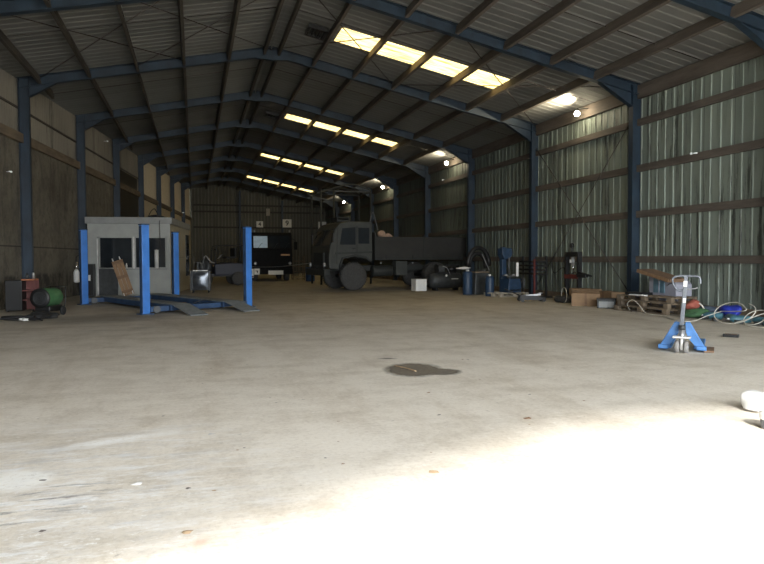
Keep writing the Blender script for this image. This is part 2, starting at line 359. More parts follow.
# ------------------------------------------------------------------ setting
def build_setting():
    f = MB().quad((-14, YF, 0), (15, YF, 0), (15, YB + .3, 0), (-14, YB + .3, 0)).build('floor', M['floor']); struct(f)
    f = MB().quad((-40, -60, -.02), (50, -60, -.02), (50, YF, -.02), (-40, YF, -.02)).build('ground', M['yard']); struct(f)
    # right wall: box-profile sheeting, ribs towards the room
    b = MB(); bm = b.bm; prof = []; y = YF
    while y < YB:
        prof += [(y, 0, 0), (y + .262, 0, 1), (y + .28, -.02, 1), (y + .315, -.02, 1), (y + .335, 0, 0)]; y += .335
    prev = None
    for yy, dx, mi in prof:
        c = (bm.verts.new((XW + dx, yy, 0)), bm.verts.new((XW + dx, yy, ZR(XW) + .25)))
        if prev: bm.faces.new((prev[0], c[0], c[1], prev[1])).material_index = pm
        prev = c; pm = mi
    struct(b.build('wall_right', [M['wr'], M['wr_rib']], recalc=False))
    # left wall: rendered block to 5 m, stained sheeting above
    b = MB(); L0, L1 = XL(YF) - .16, XL(YB) - .16
    b.quad((L0, YF, 0), (L1, YB, 0), (L1, YB, 5.04), (L0, YF, 5.04)); struct(b.build('wall_left', M['wall_left']))
    b = MB(); bm = b.bm; prev = None; y = YF; i = 0
    while y <= YB:
        x = XL(y) - .22 + .028 * math.sin(i * PI / 3)
        c = (bm.verts.new((x, y, 4.95)), bm.verts.new((x, y, ZR(x) + .26)))
        if prev: bm.faces.new((prev[0], c[0], c[1], prev[1])).smooth = True
        prev = c; y += .03; i += 1
    struct(b.build('wall_left_upper', M['asb'], recalc=False))
    b = MB(); b.bar((XL(YF) - .10, YF, 5.17), (XL(YB) - .10, YB, 5.17), .13, .28); struct(b.build('trim_1', M['ledge']))
    b = MB(); b.bar((XL(YF) - .165, YF, 6.10), (XL(FY(4)) - .165, FY(4), 6.10), .06, .05); struct(b.build('trim_2', M['timber_grey']))
    # dark closed hatch in the upper left wall
    pass
    b = MB(); ya, yb = FY(3) + .6, FY(4) - .5
    b.quad((XL(ya) - .13, ya, 3.5), (XL(yb) - .13, yb, 3.5), (XL(yb) - .13, yb, 6.0), (XL(ya) - .13, ya, 6.0)); o = b.build('window_17', M['black']); struct(o)
    # back wall
    b = MB(); bm = b.bm; prev = None; x = XL(YB) - .3
    while x < XW + .3:
        for dx, dy, mi in ((0, 0, 0), (.2, 0, 1), (.225, -.03, 1), (.285, -.03, 1), (.31, 0, 0)):
            xx = x + dx; c = (bm.verts.new((xx, YB + dy, 0)), bm.verts.new((xx, YB + dy, ZR(xx) + .3)))
            if prev: bm.faces.new((prev[0], c[0], c[1], prev[1])).material_index = pm
            prev = c; pm = mi
        x += .31
    struct(b.build('wall_back', [M['wb'], M['wb_rib']], recalc=False))
    # front wall: big open doorway behind the photographer
    b = MB(); xl, xr = XL(YF) - .4, XW + .3; d0, d1, dz = DOOR
    for poly in ([(xl, 0), (d0, 0), (d0, ZR(d0) + .3), (xl, ZR(xl) + .3)], [(d1, 0), (xr, 0), (xr, ZR(xr) + .3), (d1, ZR(d1) + .3)], [(d0, dz - .34 * (.7 - d0)), (.7, dz), (d1, dz), (d1, ZR(d1) + .3), (XA, ZA + .3), (d0, ZR(d0) + .3)]):
        b.prism(poly, YF - .1, YF)
    struct(b.build('wall_front', M['wb']))
    # roof
    RO = -.03
    skyrows = [(FY(k) + S / 2 - .36, FY(k) + S / 2 + .72) for k in (0, 2, 4, 6)]
    ys = []; y = YF
    while y < YB + .2:
        for dy, dz_, mi in ((0, 0, 0), (.255, 0, 1), (.275, -.013, 1), (.313, -.013, 1), (.333, 0, 0)): ys.append((y + dy, dz_, mi))
        y += .333
    SH = .27; xs = [XA, XA + PS + SH, XA + 5 * PS + SH, XW + .12]
    br, bl = MB(), MB(); sk = {}
    for r in range(4):
        for i in range(4): sk[(r, i)] = MB()
    def strip(bm, y1, z1, y2, z2, xa, xb, mi, ya=None):
        fn = lambda x, y, z: bm.verts.new((x, y, ZR(x) + RO + z))
        f = bm.faces.new((fn(xa[0], y1, z1), fn(xa[1], y2, z2), fn(xb[1], y2, z2), fn(xb[0], y1, z1))); f.material_index = mi
    for (y1, z1, m1), (y2, z2, m2) in zip(ys, ys[1:]):
        if y2 - y1 < 1e-6: continue
        row = next((i for i, (a, c) in enumerate(skyrows) if a <= (y1 + y2) / 2 <= c), None)
        for a, c in zip(xs, xs[1:]):
            if row is not None and abs(a - xs[1]) < 1e-6:
                for i in range(4):
                    xa, xb = XA + (1 + i) * PS + SH, XA + (2 + i) * PS + SH
                    strip(sk[(row, i)].bm, y1, z1, y2, z2, (xa, xa), (xb, xb), 0)
            else: strip(br.bm, y1, z1, y2, z2, (a, a), (c, c), m1)
        strip(bl.bm, y1, z1, y2, z2, (XL(y1) - .3, XL(y2) - .3), (XA, XA), m1)
    o = br.build('ceiling_right', [M['roof'], M['roof_rib']], recalc=False); struct(o)
    o = bl.build('ceiling_left', [M['roof'], M['roof_rib']], recalc=False); struct(o)
    n = 1
    for (r, i), m in sk.items():
        struct(m.build('window_%d' % n, M['sky'], recalc=False)); n += 1
    b = MB()
    b.prism([(XA - .3, ZR(XA - .3) + RO + .05), (XA, ZA + RO + .06), (XA + .3, ZR(XA + .3) + RO + .05), (XA, ZA + RO + .12)], YF, YB + .2); struct(b.build('trim_3', M['roof']))
    b = MB().box((XW - .06, (YF + YB) / 2, .1), (.1, YB - YF, .2)); struct(b.build('baseboard_right', M['kerb']))

# ------------------------------------------------------------------ frame, purlins, rails
def i_bar(b, p, q, depth, width, tf=.018, tw=.012, up=(0, 0, 1)):
    p, q, u = V(p), V(q), V(up).normalized(); d = (q - p).normalized(); u = (u - d * u.dot(d)).normalized()
    h = u * (depth / 2 - tf / 2)
    b.bar(p + h, q + h, width, tf, u); b.bar(p - h, q - h, width, tf, u); b.bar(p, q, tw, depth - 2 * tf, u)
def build_frames():
    desc = ['nearest, overhead and cut by the right edge', 'first with its right column in full view beside the pallet stack', 'rising at the left edge behind the red tool trolley', 'with left column just left of the office cabin',
            'with left column above the back of the cabin', 'over the bed of the army truck', 'with left column against the cream wall', 'third from the back wall', 'second from the back wall', 'last before the back wall']
    for k in range(-1, 8):
        y = FY(k); t = thing('portal_frame', 'blue-grey steel portal frame, ' + desc[k + 1], 'steel frame', (XA, y, 0), 0, 'steel portal frames of the shed')
        xl = XL(y)
        b = MB(); i_bar(b, (XR - XA - .02, 0, 0), (XR - XA - .02, 0, ZR(XR) - .08), .38, .20, .02, .014, (1, 0, 0)); b.box((XR - XA - .02, 0, .012), (.5, .3, .024)); b.build('column', M['steel'], t)
        b = MB(); i_bar(b, (xl - XA, 0, 0), (xl - XA, 0, ZR(xl) - .08), .30, .20, .02, .014, (1, 0, 0)); b.box((xl - XA, 0, .012), (.42, .3, .024)); b.build('column', M['steel'], t)
        D = .30
        b = MB(); i_bar(b, (0, 0, ZA - .05 - D / 2), (XR - XA + .12, 0, ZR(XR + .12) - .05 - D / 2), D, .19); b.build('rafter', M['steel'], t)
        b = MB(); i_bar(b, (0, 0, ZA - .05 - D / 2), (xl - XA - .15, 0, ZR(xl - .15) - .05 - D / 2), D, .19); b.build('rafter', M['steel'], t)
        xr = XR - XA - .2; zr = lambda x: ZR(x + XA) - .05 - D
        b = MB(); b.prism([(xr, zr(xr) - .40), (xr, zr(xr) + .05), (xr - 1.1, zr(xr - 1.1) + .05)], -.008, .008); b.bar((xr, 0, zr(xr) - .40), (xr - 1.1, 0, zr(xr - 1.1)), .18, .018); b.build('haunch', M['steel'], t)
        xq = xl - XA + .15
        b = MB(); b.prism([(xq, zr(xq) - .32), (xq + .75, zr(xq + .75) + .05), (xq, zr(xq) + .05)], -.008, .008); b.bar((xq, 0, zr(xq) - .32), (xq + .75, 0, zr(xq + .75)), .18, .018); b.build('haunch', M['steel'], t)
        b = MB(); b.prism([(-.55, ZR(XA - .55) - D - .05), (0, ZA - D - .2), (.55, ZR(XA + .55) - D - .05), (0, ZA - D - .03)], -.09, .09); b.build('apex_plate', M['steel'], t)
    # purlins
    for side, n in ((1, 6), (-1, 6)):
        for i in range(1, n + 1):
            x = XA + side * i * PS; z = ZR(x) - .19
            yend = YB - .05 if side > 0 else min(YB - .05, FY(1) + (x + 4.985) / .11508 - 1.9)
            if yend < YF + 2: continue
            b = MB(); R = Matrix.Rotation(side * math.atan(SL), 4, 'Y'); b.box((x, (YF + yend) / 2, z), (.085, yend - YF, .26), R)
            o = b.build('roof_purlin', M['timber'] if side > 0 else M['timber_grey'])
            tag(o, ('brown timber purlin under right roof, ' if side > 0 else 'grey timber purlin under left roof, ') + ORD[i - 1] + ' down from the ridge', 'purlin', 'timber purlins under the roof')
    for s, w in ((-1, 'left'), (1, 'right')):
        b = MB(); x = XA + s * .24; b.box((x, (YF + YB) / 2, ZR(x) - .175), (.08, YB - YF - .1, .20)); tag(b.build('ridge_purlin', M['timber_grey']), 'dark ridge purlin, %s one of the close pair at the roof peak' % w, 'purlin', 'pair of ridge purlins')
    rn = [(6.31, .40, 'highest, just under the roof edge'), (5.42, .19, 'second from the top'), (4.07, .20, 'third from the top'), (2.72, .20, 'second from the floor'), (1.385, .19, 'lowest, above the pallets')]
    for z, h, w in rn:
        b = MB(); b.box((XW - .085, (YF + YB) / 2, z), (.10, YB - YF - .3, h)); tag(b.build('sheeting_rail', M['timber']), 'brown timber sheeting rail along the right wall, ' + w, 'rail', 'timber rails on the right wall')
    for z, w in ((6.54, 'top'), (5.92, 'middle'), (4.43, 'bottom'),):
        xa, xb = XL(YB) + .1, XW - .3
        b = MB(); b.box(((xa + xb) / 2, YB - .09, z), (xb - xa, .10, .16)); tag(b.build('sheeting_rail', M['timber_grey']), 'dark timber rail across the back wall, %s of three' % w, 'rail', 'timber rails on the back wall')
    for x, w in ((4.25, 'left of the number 4 board'), (8.32, 'behind the number 9 board')):
        b = MB(); i_bar(b, (x, YB - .3, 0), (x, YB - .3, ZR(x) - .4), .25, .18, up=(0, 1, 0)); tag(b.build('gable_post', M['steel']), 'dark steel gable post on the back wall, ' + w, 'post', 'steel posts of the back wall')
    # bracing
    def rod(p, q, name, label, grp, r=.015):
        tag(MB().cyl(p, q, r, seg=6).build(name, M['rod']), label, 'brace', grp)
    def pr(i, k): x = XA + i * PS; return (x, FY(k), ZR(x) - .13)
    g = 'thin rods bracing the front roof bay'
    rod(pr(-5, 1), pr(-2, 0), 'brace_rod', 'thin brace rod under left roof rising from left column top to front', g)
    rod(pr(-2, 1), pr(-5, 0), 'brace_rod', 'thin brace rod under left roof running down to the front left corner', g)
    rod(pr(-3, 1), pr(0, 0), 'brace_rod', 'thin brace rod under left roof slanting up to the ridge at the front', g)
    rod(pr(0, 1), pr(-3, 0), 'brace_rod', 'thin brace rod under left roof slanting down from the ridge', g)
    rod(pr(3, 1), pr(0, 0), 'brace_rod', 'thin brace rod under right roof crossing the brightest rooflights', g)
    rod(pr(0, 1), pr(3, 0), 'brace_rod', 'thin brace rod under right roof passing the dark roof vent', g)
    rod(pr(3, 1), pr(7, 0), 'brace_rod', 'thin brace rod under right roof running out to the right column top', g)
    rod(pr(7, 1), pr(3, 0), 'brace_rod', 'thin brace rod under right roof ending at the second right column', g)
    for k in range(-1, 4):
        y = FY(k) + S / 2 - .9 if k >= 0 else 14.0
        for s, w in ((1, 'right'), (-1, 'left')):
            xe = XW if s > 0 else XL(y)
            xs = XA + s * .3
            xe -= s * .0; rod((xs, y, ZR(xs) - .11), (xe, y, ZR(xe) - .11), 'sag_rod', 'thin straight sag rod down the %s roof slope in the %s bay from the front' % (w, ORD[k + 1]), 'sag rods between the purlins', .009)
    x = XW - .15
    rod((x, FY(0) + .15, 5.6), (x, FY(1) - .12, .3), 'wall_brace', 'thin wall brace falling away to the back across the right wall', 'crossed rods on the right wall', .014)
    rod((x - .03, FY(1) - .12, 5.6), (x - .03, FY(0) + .12, .3), 'wall_brace', 'thin wall brace falling towards the pallet stack across the right wall', 'crossed rods on the right wall', .014)
    # louvred vents beside the first rooflight of a row
    for k, w in ((0, 'nearest, in the front bay'), (2, 'farther, behind the second rafter')):
        y = FY(k) + S / 2 + .45; x = XA + 1.02; y -= .3; t = thing('roof_vent', 'dark louvred roof vent beside the rooflights, ' + w, 'vent', (x, y, ZR(x) - .17), 0, 'louvred roof vents')
        t.rotation_euler = (0, math.atan(SL), 0)
        b = MB()
        for yy in (-.36, .36): b.box((0, yy, 0), (.56, .05, .12))
        for xx in (-.27, .27): b.box((xx, 0, 0), (.05, .74, .12))
        b.build('vent_frame', M['black'], t)
        MB().box((0, 0, .05), (.56, .74, .02)).build('vent_backing', M['black'], t)
        for i in range(4): MB().box((-.19 + i * .125, 0, -.02), (.03, .7, .06), Matrix.Rotation(.6, 4, 'Y')).build('louvre', M['darkgrey'], t)

def build_lamps():
    where = ['nearest and brightest, by the second right column', 'second along the right wall', 'third, above the army truck bed', 'fourth, above the army truck cab']
    for y, w in zip((19.09, 30.71, 42.21, 54.02), where):
        t = thing('bulkhead_lamp', 'lit round lamp high on right wall, ' + w, 'lamp', (12.2, y, 6.19), 0, 'lit lamps along the right wall')
        L = bpy.data.lights.new('lamp_beam', 'SPOT'); L.energy = 330 if y < 25 else 130; L.color = (1, .86, .6); L.spot_size = 2.3; L.spot_blend = .7; L.shadow_soft_size = .05
        lo = bpy.data.objects.new('lamp_beam', L); COL.objects.link(lo); lo.location = (12.06, y, 6.12); lo.rotation_euler = V((-.6, .45, .6)).to_track_quat('-Z', 'Y').to_euler()
        MB().lathe([(.0, -.09), (.05, -.08), (.085, -.03), (.09, .01), (.07, .06), (.03, .08)]).build('globe', M['lamp'], t)
        MB().lathe([(.05, .075), (.06, .08), (.06, .13), (.02, .14)]).build('lamp_holder', M['darkgrey'], t)
        MB().tube([(0, 0, .13), (0, 0, .17), (.1, 0, .19), (.56, 0, .19)], .015, 6).build('bracket', M['darkgrey'], t)
    for x, y, z, w, c in ((12.58, 14.26, 4.15, 'on the third rail of the right wall', 'R'), (12.58, 32.15, 5.52, 'high on the right wall behind the second lamp', 'R'),
                          (XL(21.4) - .02, 21.44, 4.0, 'on the wall at the left edge, standing for a point of light', 'L'), (XL(32.8) + .0, 32.8, 6.9, 'high on the left wall past the second column, standing for a point of light', 'L')):
        t = thing('glowing_clip', 'small glowing white tube clip ' + w, 'clip', (x, y, z), 0, 'small white clips on the walls'); t.scale = (1, .6, .7)  # clips glow faintly; left ones stand in for points of light in the wall
        MB().cyl((0, -.22, 0), (0, .05, .02), .022, seg=8).build('tube_stub', M['daylight'], t)
        MB().box((0.0, .12, .02), (.05, .09, .07)).build('clip_body', M['daylight'], t, .01)
        MB().box((.09 if c == 'R' else -.09, .12, .02), (.16, .03, .03)).build('clip_stem', M['galv'], t)
    for z, w in ((5.35, 'upper'), (4.05, 'lower')):
        y = FY(7) - .3; t = tag(MB().lathe([(.0, -.03), (.09, -.02), (.1, 0), (.09, .03), (.0, .04)], (XL(y) + .03, y, z)).build('glow_dot', M['daylight']), 'tiny glowing white dot on the far left wall, %s of two' % w, 'light', 'tiny far glowing dots')  # small dots with a faint glow set on the wall

# ------------------------------------------------------------------ left side
def build_lift():
    FL, BL, FR, BR = V((-1.25, 18.0, 0)), V((-3.38, 22.5, 0)), V((1.51, 19.7, 0)), V((-.65, 24.1, 0))
    t = thing('four_post_lift', 'blue four-post vehicle lift lowered to the floor with sloping ramps', 'vehicle lift', (-1, 20.6, 0)); SKIP.add(t.name)
    o = V((-1, 20.6, 0)); d = (BL - FL).normalized(); c = (FR - FL).normalized()
    ang = math.atan2(c.y, c.x)
    for p, H in ((FL, 2.32), (BL, 2.36), (FR, 2.36), (BR, 2.36)):
        q = p - o
        b = MB(); b.box(q + V((0, 0, H / 2)), (.20, .16, H), rotz(ang)); pst = b.build('post', M['liftblue'], t, .01)
        b = MB(); b.box(q + V((0, 0, .012)), (.34, .30, .024), rotz(ang)); b.build('base_plate', M['liftblue_d'], pst)
        b = MB(); b.box(q + V((0, 0, H + .015)), (.22, .18, .03), rotz(ang)); b.build('post_cap', M['liftblue_d'], pst)
        b = MB(); b.box(q + rotz(ang).to_3x3() @ V((-.103, 0, H / 2)), (.012, .13, H - .06), rotz(ang)); b.build('shade_latch_strip', M['liftblue_d'], pst)  # dark strip also paints the shade on the post's left face
    for p, q, w in ((FL, FR, 1), (BL, BR, 0)):
        e = (q - p).normalized()
        b = MB(); b.bar(p + e * .1 - o + V((0, 0, .13)), q - e * .1 - o + V((0, 0, .13)), .2, .14); b.build('crossbeam', M['liftblue_d'], t, .008)
    for f in (.27, .77):
        a = FL.lerp(FR, f) - o; e = BL.lerp(BR, f) - o
        a2 = a - d * .28; e2 = e + d * .25
        b = MB(); b.bar(a2 + V((0, 0, .235)), e2 + V((0, 0, .235)), .5, .03); dk = b.build('runway', M['deck'], t)
        n = V((-d.y, d.x, 0))
        for s in (-1, 1):
            b = MB(); b.bar(a2 + n * s * .235 + V((0, 0, .15)), e2 + n * s * .235 + V((0, 0, .15)), .03, .16); b.build('side_rail', M['liftblue_d'], dk)
        b = MB(); tip = a2 - d * 1.15; b.bar(a2 + V((0, 0, .24)), tip + V((0, 0, .02)), .48, .025); b.build('ramp', M['deck'], t)
    for p, s in ((FL, 1), (FR, -1), (BL, 1)):
        q = p - o + c * s * .27 - d * .12 + V((0, 0, .12))
        MB().cyl(q - d * .03, q + d * .03, .095, seg=20).build('pulley', M['greysteel'], t)
    q = FL.lerp(FR, .42) - o - d * .1; MB().tube([q + V((0, 0, .22)), q + V((.25, .1, .3)), q + V((.5, .25, .26))], .012, 6, 4).build('hydraulic_hose', M['coilblack'], t)
    # spare light-coloured tool tray lying on the lift
    t2 = thing('oil_tray', 'small tan drip tray lying between the lift runways', 'tray', (-.55, 19.3, .0), .6)
    MB().prism([(-.22, .0), (.22, 0), (.26, .12), (.22, .12), (.19, .03), (-.19, .03), (-.22, .12), (-.26, .12)], -.16, .16).build('tray_body', M['ply'], t2)
    MB().box((0, .165, .06), (.44, .012, .12)).build('tray_end', M['ply'], t2); MB().box((0, -.165, .06), (.44, .012, .12)).build('tray_end', M['ply'], t2)
    # yellowish painted line in front of the lift
    # lubricator bottle at rear left post
    t = thing('filter_bottle', 'white bottle with silver head hanging beside the rear left lift post', 'bottle', (-3.66, 22.12, 0))
    MB().lathe([(.02, .64), (.085, .66), (.095, .70), (.095, .98), (.07, 1.06), (.04, 1.1)]).build('bottle_body', M['white'], t)
    MB().lathe([(.04, 1.1), (.055, 1.11), (.055, 1.22), (.035, 1.25), (.035, 1.36), (.012, 1.38)]).build('silver_head', M['chrome'], t)
    MB().tube([(0, 0, 1.37), (0, 0, 1.5), (.05, .03, 1.56), (.10, .06, 1.56)], .012, 6, 4).build('hose', M['coilblack'], t)
    MB().box((.06, .02, 1.15), (.12, .03, .05)).build('bracket', M['darkgrey'], t)

def build_cabin():
    u = V((.993, -.1156, 0)); rz = math.atan2(-.1156, .993)
    t = thing('office_cabin', 'pale flat-roofed office cabin with dark windows standing by the left wall', 'cabin', (-.92, 27.33, 0), rz); SKIP.add(t.name)
    W, D, H = 3.1, 5.8, 3.05          # local x: 0 at the right front corner, negative to the left; y into depth
    # front made of panels round real openings
    zs, zt = 1.06, 2.32
    b = MB()
    b.box((-.07, .04, H / 2), (.14, .08, H)); b.box((-W + .18, .04, H / 2 ), (.36, .08, H)); b.box((-(W - .36 + .14) / 2, .04, (zt + H) / 2), (W - .36 - .14, .08, H - zt))
    b.box((-(2.0 + .14) / 2, .04, zs / 2), (2.0 - .14, .08, zs)); b.build('front_panel', M['cabin'], t)
    MB().box((-.04, D / 2 + .04, H / 2), (.08, D - .08, H)).build('side_panel', M['cabin_side'], t)
    MB().box((-W + .04, D / 2 + .04, H / 2), (.08, D - .08, H)).build('side_panel', M['cabin'], t)
    MB().box((-W / 2, D, H / 2), (W, .08, H)).build('rear_panel', M['cabin_side'], t)
    MB().box((-W / 2, D / 2, H - .12), (W - .1, D - .1, .06)).build('roof_panel', M['cabin'], t)
    b = MB(); b.box((-W / 2, -.03, H - .09), (W + .16, .05, .26)); b.box((.05, D / 2, H - .09), (.05, D + .06, .26)); b.box((-W - .05, D / 2, H - .09), (.05, D + .06, .26)); b.build('fascia', M['fascia'], t, .01)
    for x0, x1, z0 in ((-2.70, -1.42, zs), (-1.36, -.15, zs)):
        f = MB(); w = .045
        f.box(((x0 + x1) / 2, .03, zt - w / 2), (x1 - x0, .06, w)); f.box(((x0 + x1) / 2, .03, z0 + w / 2), (x1 - x0, .06, w)); f.box((x0 + w / 2, .03, (z0 + zt) / 2), (w, .06, zt - z0)); f.box((x1 - w / 2, .03, (z0 + zt) / 2), (w, .06, zt - z0))
        f = f.build('window_frame', M['cabin'], t); MB().box(((x0 + x1) / 2, .05, (z0 + zt) / 2), (x1 - x0 - .05, .008, zt - z0 - .05)).build('pane', M['glass'], f)
    MB().box((-1.07, -.02, zs - .02), (1.75, .1, .04)).build('sill', M['fascia'], t); MB().box((-1.39, -.005, (zs + zt) / 2), (.06, .03, zt - zs)).build('mullion', M['frame'], t)
    d = MB(); d.box((-2.37, .04, zs / 2), (.72, .05, zs - .02)); d = d.build('door', M['darkgrey'], t); d['label'] = 'dark lower door panel'
    MB().box((-2.1, -.005, .92), (.1, .03, .03)).build('handle', M['chrome'], d)
    MB().box((-2.74, .0, 1.15), (.05, .06, 2.2)).build('door_jamb', M['frame'], t)
    MB().box((.0, 2.1, 1.5), (.012, 3.6, .012)).build('panel_joint', M['darkgrey'], t)
    MB().tube([(-.38, -.02, 2.98), (-.38, -.07, 2.9), (-.38, -.06, 2.4), (-.37, -.05, 1.9)], .012, 6, 3).build('cable', M['coilblack'], t)
    b = MB()
    for z0 in (.15,): b.box((.02, 5.0, 1.6), (.04, .9, 1.9))
    b.build('side_window', M['glass'], t)
    Rw = rotz(rz)
    def cw(x, y, z): p = Rw @ V((x, y, z)); return (p.x - .92, p.y + 27.33, p.z)
    # white roll standing in the window (just in front of the glass on the sill)
    MB().box((-.75, -.07, zs - .02), (1.3, .14, .03)).build('sill_shelf', M['fascia'], t)
    t2 = thing('paper_roll', 'tall white paper roll standing upright on the cabin window sill', 'roll', cw(-.52, -.05, zs + 0.0))
    MB().lathe([(.02, .0), (.075, .0), (.075, .74), (.03, .745), (.025, .70)]).build('roll', M['white'], t2); MB().cyl((0, 0, .70), (0, 0, .76), .022).build('core', M['card'], t2)
    t2 = thing('spray_can', 'small pale spray can on the cabin window sill left of the mullion', 'can', cw(-1.66, -.05, zs))
    MB().lathe([(.035, .0), (.036, .14), (.02, .17)]).build('can_body', M['offwhite'], t2); MB().lathe([(.018, .17), (.018, .21), (.01, .215)]).build('cap', M['white'], t2)
    # dark locker left of the cabin
    t2 = thing('slim_locker', 'slim dark metal locker with a white label against the cabin left end', 'locker', cw(-2.95, -.26, 0), rz)
    MB().box((0, 0, .63), (.3, .3, 1.26)).build('carcass', M['darkgrey'], t2, .01); MB().box((0, -.155, .63), (.26, .02, 1.18)).build('locker_door', M['black'], t2); MB().box((.0, -.17, .72), (.08, .008, .22)).build('label_plate', M['white'], t2)
    # coil of black hose and bits on the cabin roof
    zt_ = 2.965
    t2 = thing('hose_coil', 'tangled coil of black hose lying on the cabin roof', 'hose', cw(-.8, 2.2, zt_))
    for i in range(4):
        pts = [(math.cos(a / 12 * 2 * PI) * (.42 + .03 * i), math.sin(a / 12 * 2 * PI) * (.35 + .04 * i), .05 + .07 * i + .05 * math.sin(a * 1.3 + i)) for a in range(13)]
        MB().tube(pts, .03, 8, 3).build('loop', M['coilblack'], t2)
    MB().tube([(-.4, 0, .3), (-.3, .1, .52), (-.15, .1, .62), (0, 0, .3)], .018, 6, 4).build('loose_end', M['coilblack'], t2)
    t2 = thing('toolbox', 'small dark toolbox on the front right corner of the cabin roof', 'toolbox', cw(-.35, 3.2, zt_), .2)
    MB().box((0, 0, .1), (.45, .22, .2)).build('box_body', M['darkgrey'], t2, .01); MB().tube([(-.1, 0, .2), (-.1, 0, .26), (.1, 0, .26), (.1, 0, .2)], .012, 6).build('handle', M['galv'], t2)
    for o in list(COL.objects):
        if o.name.split('.')[0] in ('paper_roll', 'spray_can', 'slim_locker', 'hose_coil', 'toolbox') and o.parent is None: SKIP.add(o.name)

def wheel(b_tyre, b_hub, c, r, w, axis='Y'):
    b_tyre.lathe([(r * .58, -w / 2), (r * .9, -w / 2), (r, -w / 2 + .04), (r, w / 2 - .04), (r * .9, w / 2), (r * .58, w / 2)], c, axis, 32)
    b_hub.lathe([(.02, -w / 2 + .02), (r * .3, -w / 2 + .01), (r * .34, -w / 2 + .08), (r * .52, -w / 2 + .07), (r * .59, -w / 2 + .015), (r * .59, w / 2 - .02), (.02, w / 2 - .03)], c, axis, 24)

